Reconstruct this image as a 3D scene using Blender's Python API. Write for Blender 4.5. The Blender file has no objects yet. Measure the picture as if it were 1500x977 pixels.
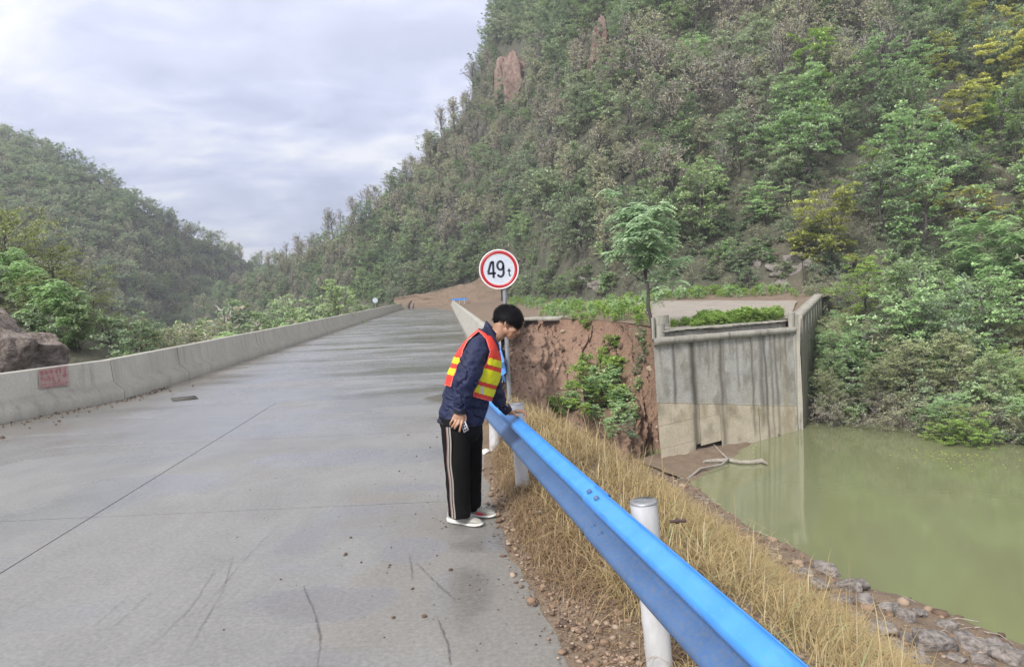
import bpy, bmesh, math, random
import numpy as np
from mathutils import Vector, Matrix, Euler
random.seed(7); np.random.seed(7)
SC = bpy.context.scene
COL = SC.collection
R = math.radians

# ------------------------------------------------------------------ camera
CAMH = 1.7; FPX = 1100.0; PITCH = 3.17; ROLL = -2.6
cam = bpy.data.cameras.new('camera'); camo = bpy.data.objects.new('camera', cam); COL.objects.link(camo)
cam.sensor_width = 36; cam.lens = FPX/1500*36; cam.clip_start = 0.05; cam.clip_end = 9000
camo.matrix_world = Matrix.Translation((0, 0, CAMH)) @ Matrix.Rotation(R(90-PITCH), 4, 'X') @ Matrix.Rotation(R(ROLL), 4, 'Z')
SC.camera = camo
CM = np.array(camo.matrix_world.to_3x3()); CI = CM.T

# ------------------------------------------------------------------ world and sun
SUN_EL, SUN_AZ = 37, 212          # degrees; light comes from behind the camera, high, a little to the left
w = bpy.data.worlds.new('World'); SC.world = w; w.use_nodes = True
nt = w.node_tree; nt.nodes.clear()
def N(nt, t, **k):
    n = nt.nodes.new(t)
    for a, b in k.items():
        if a == 'inp':
            for i, v in b.items(): n.inputs[i].default_value = v
        else: setattr(n, a, b)
    return n
L = lambda nt, a, b: nt.links.new(a, b)
def sky():
    out = N(nt, 'ShaderNodeOutputWorld')
    st = N(nt, 'ShaderNodeTexSky', sky_type='NISHITA', sun_disc=False, sun_elevation=R(SUN_EL), sun_rotation=R(SUN_AZ))
    b1 = N(nt, 'ShaderNodeBackground', inp={1: 0.05}); L(nt, st.outputs[0], b1.inputs[0])
    tc = N(nt, 'ShaderNodeTexCoord'); sp = N(nt, 'ShaderNodeSeparateXYZ'); L(nt, tc.outputs['Generated'], sp.inputs[0])
    zz = N(nt, 'ShaderNodeMath', operation='MAXIMUM', inp={1: 0.0}); L(nt, sp.outputs[2], zz.inputs[0])
    za = N(nt, 'ShaderNodeMath', operation='ADD', inp={1: 0.22}); L(nt, zz.outputs[0], za.inputs[0])
    dx = N(nt, 'ShaderNodeMath', operation='DIVIDE'); L(nt, sp.outputs[0], dx.inputs[0]); L(nt, za.outputs[0], dx.inputs[1])
    dy = N(nt, 'ShaderNodeMath', operation='DIVIDE'); L(nt, sp.outputs[1], dy.inputs[0]); L(nt, za.outputs[0], dy.inputs[1])
    cb = N(nt, 'ShaderNodeCombineXYZ'); L(nt, dx.outputs[0], cb.inputs[0]); L(nt, dy.outputs[0], cb.inputs[1])
    mp = N(nt, 'ShaderNodeMapping'); mp.inputs['Scale'].default_value = (0.95, 1.25, 1); mp.inputs['Rotation'].default_value = (0, 0, R(-9)); mp.inputs['Location'].default_value = (3.3, 1.2, 0)
    L(nt, cb.outputs[0], mp.inputs[0])
    n1 = N(nt, 'ShaderNodeTexNoise', inp={'Scale': 1.35, 'Detail': 7, 'Roughness': 0.55, 'Distortion': 0.45}); L(nt, mp.outputs[0], n1.inputs[0])
    n2 = N(nt, 'ShaderNodeTexNoise', inp={'Scale': 4.2, 'Detail': 5, 'Roughness': 0.6, 'Distortion': 0.8}); L(nt, mp.outputs[0], n2.inputs[0])
    mx = N(nt, 'ShaderNodeMixRGB', blend_type='MIX', inp={0: 0.3}); L(nt, n1.outputs[0], mx.inputs[1]); L(nt, n2.outputs[0], mx.inputs[2])
    cr = N(nt, 'ShaderNodeValToRGB'); L(nt, mx.outputs[0], cr.inputs[0])
    e = cr.color_ramp.elements; e[0].position = 0.40; e[0].color = (0.49, 0.53, 0.72, 1); e[1].position = 0.62; e[1].color = (0.94, 0.94, 0.99, 1)
    m = e.new(0.50); m.color = (0.63, 0.67, 0.87, 1)
    # plain overcast gradient: the cloud deck is brighter overhead than at the horizon
    g = N(nt, 'ShaderNodeMath', operation='MULTIPLY_ADD', inp={1: .50, 2: 0.225}); L(nt, zz.outputs[0], g.inputs[0])
    # cloud light turns from lavender near the horizon to neutral overhead
    fz = N(nt, 'ShaderNodeMapRange', inp={1: 0.25, 2: 0.75, 3: 0.0, 4: 0.85}); L(nt, sp.outputs[2], fz.inputs[0])
    mz = N(nt, 'ShaderNodeMixRGB', blend_type='MIX'); L(nt, fz.outputs[0], mz.inputs[0]); L(nt, cr.outputs[0], mz.inputs[1]); mz.inputs[2].default_value = (.76, .74, .70, 1)
    b2 = N(nt, 'ShaderNodeBackground'); L(nt, mz.outputs[0], b2.inputs[0]); L(nt, g.outputs[0], b2.inputs[1])
    ms = N(nt, 'ShaderNodeMixShader', inp={0: 0.9}); L(nt, b1.outputs[0], ms.inputs[1]); L(nt, b2.outputs[0], ms.inputs[2])
    L(nt, ms.outputs[0], out.inputs[0])
sky()
sun = bpy.data.lights.new('sun', 'SUN'); sun.energy = 1.5; sun.angle = R(11); sun.color = (1, 0.965, 0.91)
suno = bpy.data.objects.new('sun', sun); COL.objects.link(suno)
az = R(SUN_AZ); el = R(SUN_EL)
sdir = Vector((math.sin(az)*math.cos(el), math.cos(az)*math.cos(el), math.sin(el)))
suno.rotation_euler = sdir.to_track_quat('Z', 'Y').to_euler()
SC.view_settings.view_transform = 'Standard'; SC.view_settings.look = 'None'
SC.view_settings.gamma = 1; SC.view_settings.exposure = 1.80
SC.render.engine = 'CYCLES'
SC.cycles.max_bounces = 5; SC.cycles.diffuse_bounces = 3; SC.cycles.transmission_bounces = 3; SC.cycles.transparent_max_bounces = 4
SC.cycles.volume_bounces = 0

# ------------------------------------------------------------------ helpers: picking real positions, meshes, tags
def at(px, py, y):
    """world point at depth y (metres ahead of the camera) along the ray through a photo pixel"""
    d = CM @ np.array([(px-750)/FPX, -(py-488.5)/FPX, -1.0])
    return np.array([d[0]*y/d[1], y, CAMH + d[2]*y/d[1]])
def atz(px, py, z):
    d = CM @ np.array([(px-750)/FPX, -(py-488.5)/FPX, -1.0])
    t = (z-CAMH)/d[2]
    return np.array([d[0]*t, d[1]*t, z])
def proj(p):
    q = CI @ (np.array(p, float)-np.array([0, 0, CAMH]))
    return (750+FPX*q[0]/-q[2], 488.5-FPX*q[1]/-q[2])

def _h(ix, iy, s):
    n = (ix.astype(np.int64)*374761393 + iy.astype(np.int64)*668265263 + s*1442695041) & 0xffffffff
    n = ((n ^ (n >> 13))*1274126177) & 0xffffffff
    return ((n ^ (n >> 16)) & 0xffff)/65535.0
def vn(x, y, s=0):
    x = np.asarray(x, float); y = np.asarray(y, float)
    ix = np.floor(x); iy = np.floor(y); fx = x-ix; fy = y-iy
    fx = fx*fx*(3-2*fx); fy = fy*fy*(3-2*fy)
    a = _h(ix, iy, s); b = _h(ix+1, iy, s); c = _h(ix, iy+1, s); d = _h(ix+1, iy+1, s)
    return (a*(1-fx)+b*fx)*(1-fy)+(c*(1-fx)+d*fx)*fy
def fbm(x, y, s=0, o=4):
    r = 0; a = .5; t = 0
    for i in range(o):
        r = r + a*vn(np.asarray(x)*2**i, np.asarray(y)*2**i, s+i*17); t += a; a *= .5
    return r/t
def ss(a, b, x): t = np.clip((np.asarray(x, float)-a)/(b-a), 0, 1); return t*t*(3-2*t)

class Buf:
    def __init__(s): s.v = []; s.f3 = []; s.f4 = []; s.n = 0; s.r3 = []; s.r4 = []
    def add(s, v, f, r=0.5):
        v = np.asarray(v, float).reshape(-1, 3); f = np.asarray(f, int)
        if f.size == 0: return
        s.v.append(v)
        rr = np.broadcast_to(np.asarray(r, float), (len(f),)).copy()
        if f.shape[1] == 3: s.f3.append(f+s.n); s.r3.append(rr)
        else: s.f4.append(f+s.n); s.r4.append(rr)
        s.n += len(v)
    def mesh(s, name, mats, smooth=False, mi=None):
        v = np.concatenate(s.v) if s.v else np.zeros((0, 3))
        f3 = np.concatenate(s.f3) if s.f3 else np.zeros((0, 3), int)
        f4 = np.concatenate(s.f4) if s.f4 else np.zeros((0, 4), int)
        me = bpy.data.meshes.new(name)
        me.vertices.add(len(v)); me.vertices.foreach_set('co', v.astype(np.float32).ravel())
        li = np.concatenate([f3.ravel(), f4.ravel()]); me.loops.add(len(li)); me.loops.foreach_set('vertex_index', li.astype(np.int32))
        nf = len(f3)+len(f4); me.polygons.add(nf)
        st = np.concatenate([np.arange(len(f3))*3, len(f3)*3+np.arange(len(f4))*4]).astype(np.int32)
        me.polygons.foreach_set('loop_start', st)
        a = me.attributes.new('rnd', 'FLOAT', 'FACE')
        a.data.foreach_set('value', np.concatenate(s.r3+s.r4).astype(np.float32) if nf else np.zeros(0, np.float32))
        if smooth: me.polygons.foreach_set('use_smooth', np.ones(nf, bool))
        for m in (mats if isinstance(mats, (list, tuple)) else [mats]): me.materials.append(m)
        if mi is not None: me.polygons.foreach_set('material_index', np.asarray(mi, np.int32))
        me.update(calc_edges=True); me.validate()
        return me
def link(name, me, parent=None, loc=None):
    o = bpy.data.objects.new(name, me); COL.objects.link(o)
    if parent is not None: o.parent = parent
    if loc is not None: o.location = loc
    return o
def tag(o, label=None, cat=None, group=None, kind=None):
    if label: o['label'] = label
    if cat: o['category'] = cat
    if group: o['group'] = group
    if kind: o['kind'] = kind
    return o
def empty(name, loc, label, cat, group=None):
    o = bpy.data.objects.new(name, None); COL.objects.link(o); o.location = loc; o.empty_display_size = .2
    return tag(o, label, cat, group)
def ob(name, buf, mats, parent=None, smooth=False, loc=None, **k):
    return link(name, buf.mesh(name, mats, smooth, **k), parent, loc)
def rel(buf, origin):
    buf.v = [v-np.asarray(origin) for v in buf.v]; return buf

def grid(P, buf=None, r=.5, flip=False):
    """P: (m,n,3) -> quads"""
    m, n = P.shape[:2]; b = buf or Buf()
    i = np.arange(m-1)[:, None]*n+np.arange(n-1)[None]
    q = np.stack([i, i+1, i+n+1, i+n], -1).reshape(-1, 4)
    if flip: q = q[:, ::-1]
    b.add(P.reshape(-1, 3), q, r); return b
BOXF = np.array([[0, 3, 2, 1], [4, 5, 6, 7], [0, 1, 5, 4], [1, 2, 6, 5], [2, 3, 7, 6], [3, 0, 4, 7]])
def box(b, c, s, rz=0, r=.5, rot=None):
    x, y, z = np.asarray(s)/2
    v = np.array([[-x, -y, -z], [x, -y, -z], [x, y, -z], [-x, y, -z], [-x, -y, z], [x, -y, z], [x, y, z], [-x, y, z]])
    if rot is not None: v = v @ np.array(rot).T
    elif rz: c_, s_ = math.cos(rz), math.sin(rz); v = v @ np.array([[c_, s_, 0], [-s_, c_, 0], [0, 0, 1]])
    b.add(v+np.asarray(c), BOXF, r)
def prism(b, poly, z0, z1, r=.5):
    """poly: list of (x,y) ccw, extruded in z"""
    p = np.asarray(poly, float); n = len(p)
    v = np.concatenate([np.c_[p, np.full(n, z0)], np.c_[p, np.full(n, z1)]])
    i = np.arange(n); j = (i+1) % n
    b.add(v, np.stack([i, j, j+n, i+n], -1), r)
    c0 = np.array([[*p.mean(0), z0]]); c1 = np.array([[*p.mean(0), z1]])
    b.add(np.concatenate([v[:n], c0]), np.stack([j, i, np.full(n, n)], -1), r)
    b.add(np.concatenate([v[n:], c1]), np.stack([i, j, np.full(n, n)], -1), r)
def frame_of(d):
    d = d/np.linalg.norm(d); a = np.array([0, 0, 1.]) if abs(d[2]) < .9 else np.array([1., 0, 0])
    u = np.cross(d, a); u /= np.linalg.norm(u); return u, np.cross(d, u)
def tube(b, pts, rad, k=6, r=.5, cap=True):
    pts = np.asarray(pts, float); n = len(pts); rad = np.broadcast_to(np.asarray(rad, float), (n,))
    u0, v0 = frame_of(pts[min(1, n-1)]-pts[0]); an = np.arange(k)*2*math.pi/k; rings = []
    for i in range(n):
        d = pts[min(i+1, n-1)]-pts[max(i-1, 0)]; d = d/(np.linalg.norm(d)+1e-9)
        u = u0-d*np.dot(u0, d); u /= np.linalg.norm(u)+1e-9; v = np.cross(d, u); u0 = u
        rings.append(pts[i]+rad[i]*(np.cos(an)[:, None]*u+np.sin(an)[:, None]*v))
    V = np.concatenate(rings); i = np.arange(k); j = (i+1) % k
    F = np.concatenate([np.stack([i+s*k, j+s*k, j+(s+1)*k, i+(s+1)*k], -1) for s in range(n-1)])
    b.add(V, F, r)
    if cap:
        for s, fl in ((0, 1), (n-1, 0)):
            c = np.concatenate([V[s*k:(s+1)*k], pts[s][None]])
            f = np.stack([i, j, np.full(k, k)], -1); b.add(c, f[:, ::-1] if fl else f, r)
def loft(b, rings, cap=True, r=.5):
    """rings: (m,k,3) closed sections"""
    rings = np.asarray(rings, float); m, k = rings.shape[:2]; i = np.arange(k); j = (i+1) % k
    F = np.concatenate([np.stack([i+s*k, j+s*k, j+(s+1)*k, i+(s+1)*k], -1) for s in range(m-1)])
    b.add(rings.reshape(-1, 3), F, r)
    if cap:
        for s, fl in ((0, 1), (m-1, 0)):
            c = np.concatenate([rings[s], rings[s].mean(0)[None]]); f = np.stack([i, j, np.full(k, k)], -1)
            b.add(c, f[:, ::-1] if fl else f, r)
_ico = None
def ico():
    global _ico
    if _ico is None:
        bm = bmesh.new(); bmesh.ops.create_icosphere(bm, subdivisions=1, radius=1)
        _ico = (np.array([v.co[:] for v in bm.verts]), np.array([[v.index for v in f.verts] for f in bm.faces])); bm.free()
    return _ico
def rocks(b, pos, size, rng, flat=.6, rr=None):
    V, F = ico(); pos = np.asarray(pos); n = len(pos)
    for i in range(n):
        s = size[i]*np.array([1, rng.uniform(.6, 1), flat*rng.uniform(.6, 1.2)])
        v = V*(1+rng.uniform(-.28, .28, (len(V), 1)))*s
        a = rng.uniform(0, 6.28); c, q = math.cos(a), math.sin(a)
        v = v @ np.array([[c, q, 0], [-q, c, 0], [0, 0, 1]])
        b.add(v+pos[i], F, rng.uniform() if rr is None else rr[i])
def rock_mesh(name, mat, seed, sub=3, s=(1, 1, 1), amp=.35, fr=1.6):
    bm = bmesh.new(); bmesh.ops.create_icosphere(bm, subdivisions=sub, radius=1)
    V = np.array([v.co[:] for v in bm.verts]); F = np.array([[v.index for v in f.verts] for f in bm.faces]); bm.free()
    rng = np.random.RandomState(seed)
    # cut by random planes to get facets
    for _ in range(14):
        d = rng.normal(size=3); d /= np.linalg.norm(d); h = rng.uniform(.55, .9)
        k = V @ d; V = V-np.outer(np.maximum(k-h, 0), d)
    V *= 1+amp*(fbm(V[:, 0]*fr+V[:, 2]*1.3+seed, V[:, 1]*fr-V[:, 2], seed, 4)-.5)[:, None]
    b = Buf(); b.add(V*np.array(s), F, rng.uniform(size=len(F))); return b.mesh(name, mat)

# ------------------------------------------------------------------ materials
def mat(name, f):
    m = bpy.data.materials.new(name); m.use_nodes = True; t = m.node_tree; t.nodes.clear()
    out = N(t, 'ShaderNodeOutputMaterial'); sh = f(t); L(t, sh, out.inputs[0]); return m
def pos(t, sc=(1, 1, 1), obj=False):
    if obj: g = N(t, 'ShaderNodeTexCoord').outputs['Object']
    else: g = N(t, 'ShaderNodeNewGeometry').outputs['Position']
    if tuple(sc) == (1, 1, 1): return g
    m = N(t, 'ShaderNodeMapping'); m.inputs['Scale'].default_value = sc; L(t, g, m.inputs[0]); return m.outputs[0]
def noise(t, v, s, d=4, ro=.55, di=0):
    n = N(t, 'ShaderNodeTexNoise', inp={'Scale': s, 'Detail': d, 'Roughness': ro, 'Distortion': di}); L(t, v, n.inputs[0]); return n.outputs[0]
def ramp(t, v, st):
    c = N(t, 'ShaderNodeValToRGB'); L(t, v, c.inputs[0]); e = c.color_ramp.elements
    e[0].position, e[0].color = st[0][0], (*st[0][1], 1); e[1].position, e[1].color = st[-1][0], (*st[-1][1], 1)
    for p, k in st[1:-1]: q = e.new(p); q.color = (*k, 1)
    return c.outputs[0]
def g3(x): return (x, x, x)
def mix(t, f, a, b, mode='MIX'):
    m = N(t, 'ShaderNodeMixRGB', blend_type=mode)
    for i, v in ((0, f), (1, a), (2, b)):
        if isinstance(v, (int, float)): m.inputs[i].default_value = v if i == 0 else (v, v, v, 1)
        elif isinstance(v, tuple): m.inputs[i].default_value = (*v, 1)
        else: L(t, v, m.inputs[i])
    return m.outputs[0]
def attr(t, n, col=False): 
    a = N(t, 'ShaderNodeAttribute', attribute_name=n); return a.outputs['Color' if col else 'Fac']
def bsdf(t, c, ro=.8, bump=None, bs=.3, bd=.02, metal=0, spec=.5, coat=0):
    p = N(t, 'ShaderNodeBsdfPrincipled'); p.inputs['Specular IOR Level'].default_value = spec; p.inputs['Metallic'].default_value = metal
    if coat: p.inputs['Coat Weight'].default_value = coat; p.inputs['Coat Roughness'].default_value = .2
    if isinstance(c, tuple): p.inputs['Base Color'].default_value = (*c, 1)
    else: L(t, c, p.inputs['Base Color'])
    if isinstance(ro, (int, float)): p.inputs['Roughness'].default_value = ro
    else: L(t, ro, p.inputs['Roughness'])
    if bump is not None:
        b = N(t, 'ShaderNodeBump', inp={'Strength': bs, 'Distance': bd}); L(t, bump, b.inputs['Height']); L(t, b.outputs[0], p.inputs['Normal'])
    return p.outputs[0]
M = {}
def leafmat(name, c1, c2, c3=None, tr=.38):
    pass
    def f(t):
        r = attr(t, 'rnd'); oi = N(t, 'ShaderNodeObjectInfo').outputs['Random']
        st = [(0.0, c1), (1.0, c2)] if c3 is None else [(0.0, c1), (.55, c2), (1.0, c3)]
        a = N(t, 'ShaderNodeMath', operation='MULTIPLY_ADD', inp={1: .55}); L(t, r, a.inputs[0])
        b = N(t, 'ShaderNodeMath', operation='MULTIPLY', inp={1: .45}); L(t, oi, b.inputs[0]); L(t, b.outputs[0], a.inputs[2])
        c = ramp(t, a.outputs[0], st)
        c = mix(t, ramp(t, noise(t, pos(t), .09, 2), [(.35, g3(0)), (.65, g3(1))]), c, mix(t, 1, c, (.82, .82, .86), 'MULTIPLY'))
        d = N(t, 'ShaderNodeBsdfDiffuse'); L(t, c, d.inputs[0])
        x = N(t, 'ShaderNodeBsdfTranslucent'); L(t, c, x.inputs[0])
        m = N(t, 'ShaderNodeMixShader', inp={0: tr}); L(t, d.outputs[0], m.inputs[1]); L(t, x.outputs[0], m.inputs[2])
        g = N(t, 'ShaderNodeBsdfGlossy', inp={'Roughness': .45}); g.inputs[0].default_value = (.9, .95, 1, 1)
        m2 = N(t, 'ShaderNodeMixShader', inp={0: .04}); L(t, m.outputs[0], m2.inputs[1]); L(t, g.outputs[0], m2.inputs[2])
        return m2.outputs[0]
    M[name] = mat(name, f)
leafmat('leaf_olive', (0.357, 0.360, 0.204), (0.472, 0.484, 0.284), (0.573, 0.579, 0.334))
leafmat('leaf_brown', (0.336, 0.300, 0.205), (0.447, 0.406, 0.276), (0.532, 0.493, 0.328))
leafmat('leaf_olive_green', (0.269, 0.316, 0.135), (0.390, 0.430, 0.215), (0.512, 0.538, 0.296))
leafmat('leaf_green', (0.201, 0.302, 0.135), (0.336, 0.451, 0.208), (0.498, 0.605, 0.290))
leafmat('leaf_dark', (0.176, 0.258, 0.139), (0.293, 0.389, 0.220), (0.440, 0.543, 0.309))
leafmat('leaf_blue', (0.262, 0.334, 0.208), (0.393, 0.472, 0.282), (0.524, 0.603, 0.358))
leafmat('leaf_yellow', (.42, .47, .12), (.60, .62, .17), (.76, .72, .22))
leafmat('leaf_lime', (0.234, 0.374, 0.088), (0.363, 0.538, 0.117), (0.538, 0.679, 0.187))
leafmat('leaf_soft', (0.262, 0.426, 0.177), (0.432, 0.623, 0.282), (0.629, 0.800, 0.407))
leafmat('leaf_mossy', (.24, .29, .10), (.36, .41, .15), (.50, .54, .22))
leafmat('leaf_pale', (.34, .50, .27), (.48, .64, .38), (.60, .74, .48))
leafmat('straw', (.28, .20, .09), (.46, .355, .17), (.60, .49, .26), tr=.35)
leafmat('straw_dull', (.16, .10, .055), (.28, .19, .10), (.42, .31, .17), tr=.15)
def f(t):
    n = noise(t, pos(t, (1, 1, .3), True), 6, 3); c = ramp(t, n, [(.3, (.035, .028, .03)), (.7, (.085, .07, .07))]); return bsdf(t, c, .95)
M['bark'] = mat('bark', f)
def f(t):
    c = ramp(t, noise(t, pos(t), 3, 2), [(.3, (.22, .205, .185)), (.7, (.38, .36, .32))]); return bsdf(t, c, .95)
M['twig'] = mat('twig', f)
def f(t):
    p = pos(t); n = noise(t, p, .25, 6, .6); n2 = noise(t, p, 2.5, 5, .65)
    c = ramp(t, n, [(.3, (.05, .06, .032)), (.5, (.075, .078, .048)), (.68, (.13, .105, .075))])
    c = mix(t, .5, c, ramp(t, n2, [(.3, (.025, .028, .02)), (.7, (.12, .115, .08))]))
    return bsdf(t, c, .95, n2, .8, .3)
M['hill_soil'] = mat('hill_soil', f)
def f(t):
    p = pos(t); n = noise(t, p, 1.1, 7, .65, .5); n2 = noise(t, p, 9, 5, .7)
    c = ramp(t, n, [(.28, (.13, .072, .048)), (.5, (.23, .135, .09)), (.72, (.33, .215, .145))])
    c = mix(t, .45, c, ramp(t, n2, [(.35, (.10, .058, .04)), (.65, (.33, .22, .155))]))
    return bsdf(t, c, .95, n2, .9, .12)
M['red_earth'] = mat('red_earth', f)
def f(t):
    p = pos(t); n = noise(t, p, 2.0, 6, .65); n2 = noise(t, p, 24, 4, .7)
    c = ramp(t, n, [(.3, (.10, .07, .045)), (.55, (.18, .13, .085)), (.75, (.24, .185, .13))])
    c = mix(t, .5, c, ramp(t, n2, [(.35, (.06, .04, .03)), (.65, (.24, .175, .125))]))
    return bsdf(t, c, .95, n2, .8, .03)
M['bank_soil'] = mat('bank_soil', f)
def f(t):
    p = pos(t, (1, 1, 1.6)); n = noise(t, p, 1.4, 7, .65, .8); n2 = noise(t, p, 7, 5, .7)
    c = ramp(t, n, [(.3, (.14, .12, .115)), (.5, (.22, .195, .18)), (.7, (.32, .29, .26))])
    c = mix(t, .6, c, ramp(t, n2, [(.38, (.035, .03, .028)), (.6, (.32, .28, .26))]))
    return bsdf(t, c, .9, n2, 1, .1)
M['rock'] = mat('rock', f)
def f(t):
    p = pos(t, (1, 1, .6)); n = noise(t, p, .5, 7, .65, .8); n2 = noise(t, p, 2.4, 5, .7)
    c = ramp(t, n, [(.3, (.18, .12, .10)), (.5, (.30, .20, .165)), (.7, (.40, .31, .26))])
    c = mix(t, .5, c, ramp(t, n2, [(.38, (.05, .04, .035)), (.6, (.31, .21, .175))]))
    return bsdf(t, c, .95, n2, 1, .5)
M['red_rock'] = mat('red_rock', f)
def f(t):
    r = attr(t, 'rnd')
    c = ramp(t, r, [(0, (.07, .045, .032)), (.35, (.15, .095, .062)), (.7, (.23, .155, .105)), (1, (.33, .26, .20))]); return bsdf(t, c, .85)
M['pebble'] = mat('pebble', f)
def f(t):
    p = pos(t); n = noise(t, p, .55, 4, .55); n2 = noise(t, p, 35, 3, .7)
    d = attr(t, 'dirt'); wv = attr(t, 'wet')
    c = ramp(t, n, [(.3, (.110, .108, .106)), (.7, (.168, .165, .160))]); nb = noise(t, pos(t, (1, .5, 1)), 1.7, 6, .7, .6); c = mix(t, .4, c, ramp(t, nb, [(.35, (.095, .093, .092)), (.65, (.20, .197, .19))]))
    c = mix(t, .16, c, ramp(t, n2, [(.3, (.15, .15, .15)), (.7, (.6, .6, .6))]))
    c = mix(t, d, c, ramp(t, n2, [(.3, (.13, .115, .092)), (.7, (.20, .18, .15))]))
    c = mix(t, wv, c, mix(t, 1, c, (.74, .74, .76), 'MULTIPLY'))
    ro = ramp(t, wv, [(0, g3(.60)), (.4, g3(.27)), (1, g3(.08))])
    return bsdf(t, c, ro, n2, .05, .004)
M['road_concrete'] = mat('road_concrete', f)
M['joint_dark'] = mat('joint_dark', lambda t: bsdf(t, ramp(t, noise(t, pos(t), 20), [(.3, (.035, .035, .03)), (.7, (.09, .085, .07))]), .95))
def conc(name, c1, c2, c3, st=.45):
    def f(t):
        p = pos(t); n = noise(t, p, 1.2, 6, .6); ns = noise(t, pos(t, (3, 3, .35)), 1.6, 5, .65); nf = noise(t, p, 30, 3, .7)
        c = ramp(t, n, [(.3, c1), (.7, c2)])
        c = mix(t, ramp(t, ns, [(.50, g3(0)), (.72, g3(st))]), c, c3)
        c = mix(t, .15, c, ramp(t, nf, [(.3, g3(.15)), (.7, g3(.6))]))
        return bsdf(t, c, .85, nf, .25, .01)
    M[name] = mat(name, f)
conc('parapet_concrete', (.28, .265, .225), (.36, .345, .295), (.12, .11, .09), .6)
conc('old_concrete', (.22, .205, .165), (.33, .31, .255), (.035, .032, .03), .85)
def f(t):
    p = pos(t); nf = noise(t, p, 14, 5, .7); n = noise(t, p, 1.6, 5, .6)
    tan = attr(t, 'tan'); s = attr(t, 'stain'); y = attr(t, 'och')
    c = ramp(t, n, [(.3, (.28, .265, .215)), (.7, (.41, .39, .33))])
    wp_ = noise(t, pos(t, (1, 1, .7)), 1.1, 4, .6); c = mix(t, ramp(t, wp_, [(.5, g3(0)), (.66, g3(.6))]), c, (.40, .40, .40))
    c = mix(t, tan, c, ramp(t, n, [(.3, (.43, .36, .23)), (.7, (.56, .48, .34))]))
    c = mix(t, y, c, (.24, .175, .06))
    c = mix(t, .26, c, ramp(t, nf, [(.34, g3(.06)), (.58, g3(.50))]))
    c = mix(t, s, c, (.042, .032, .022))
    return bsdf(t, c, .9, nf, .5, .04)
M['stained_wall'] = mat('stained_wall', f)
def f(t):
    p = pos(t); n = noise(t, p, 7, 4, .6); n2 = noise(t, p, 60, 3, .7)
    c = ramp(t, n, [(.3, (.045, .235, .66)), (.7, (.06, .29, .76))])
    dirt = mix(t, 1, ramp(t, n2, [(.45, g3(0)), (.75, g3(.35))]), ramp(t, n, [(.4, g3(.2)), (.7, g3(1))]), 'MULTIPLY')
    c = mix(t, dirt, c, (.18, .22, .27))
    n5 = noise(t, pos(t, (1, .25, 1)), 90, 4, .75); c = mix(t, ramp(t, n5, [(.66, g3(0)), (.70, g3(.8))]), c, (.30, .36, .42)); n6 = noise(t, pos(t, (1, .12, 1)), 16, 3, .6, .5); c = mix(t, ramp(t, n6, [(.62, g3(0)), (.72, g3(.35))]), c, (.02, .11, .36))
    return bsdf(t, c, .47, n2, .12, .003, coat=.10)
M['blue_steel'] = mat('blue_steel', f)
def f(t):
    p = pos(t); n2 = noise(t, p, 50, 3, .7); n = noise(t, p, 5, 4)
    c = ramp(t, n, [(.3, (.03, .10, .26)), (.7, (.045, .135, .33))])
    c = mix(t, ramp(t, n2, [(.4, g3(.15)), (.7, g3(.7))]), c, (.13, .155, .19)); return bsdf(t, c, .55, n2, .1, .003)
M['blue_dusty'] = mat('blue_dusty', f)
def f(t):
    p = pos(t); n = noise(t, pos(t, (1, 1, .4)), 12, 4); c = ramp(t, n, [(.3, (.36, .36, .37)), (.62, (.50, .50, .51))])
    return bsdf(t, c, .5)
M['white_paint'] = mat('white_paint', f)
M['galv'] = mat('galv', lambda t: bsdf(t, ramp(t, noise(t, pos(t, (1, 1, .3)), 25, 3), [(.3, (.20, .21, .22)), (.7, (.32, .33, .35))]), .45, metal=.5))
def flat(name, c, ro=.5, **k): M[name] = mat(name, lambda t: bsdf(t, ramp(t, noise(t, pos(t), 30, 3), [(.3, tuple(x*.9 for x in c)), (.7, tuple(min(1, x*1.06) for x in c))]), ro, **k))
flat('sign_white', (.44, .48, .54), .4); flat('sign_rim', (.60, .54, .54), .4); flat('sign_red', (.36, .006, .015), .4); flat('sign_black', (.008, .010, .03), .5)
flat('skin', (.36, .20, .13), .5); flat('hair', (.0035, .003, .0045), .65, spec=.18); flat('vest_red', (.58, .035, .02), .6); flat('vest_trim', (.72, .12, .09), .6)
flat('vest_yellow', (.60, .58, .012), .45); flat('vest_silver', (.48, .43, .49), .35); flat('trousers', (.004, .004, .0045), .85, spec=.2)
flat('stripe_white', (.25, .225, .205), .7); flat('stripe_red', (.17, .09, .085), .7); flat('shoe_knit', (.34, .33, .295), .85); flat('shoe_sole', (.60, .60, .56), .5)
flat('shoe_red', (.60, .06, .08), .6); flat('black_cloth', (.010, .010, .016), .8); flat('card_white', (.48, .46, .49), .4); flat('litter_white', (.5, .5, .48), .6)
flat('dark_rubber', (.02, .02, .02), .6); flat('rust', (.06, .035, .03), .8); flat('lip', (.42, .17, .14), .5); flat('eye_white', (.6, .58, .56), .3)
def f(t):
    p = pos(t); n = noise(t, pos(t, (1, 1, .5)), 14, 4, .6, .6); c = ramp(t, n, [(.3, (.002, .0045, .026)), (.7, (.006, .012, .058))]); return bsdf(t, c, .7, n, .5, .02)
M['navy'] = mat('navy', f)
M['red_ink'] = mat('red_ink', lambda t: bsdf(t, ramp(t, noise(t, pos(t), 40, 3), [(.35, (.38, .10, .12)), (.7, (.36, .20, .19))]), .9))
M['crack'] = mat('crack', lambda t: bsdf(t, ramp(t, noise(t, pos(t), 20), [(.3, (.07, .069, .066)), (.7, (.13, .128, .125))]), .95))
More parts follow.
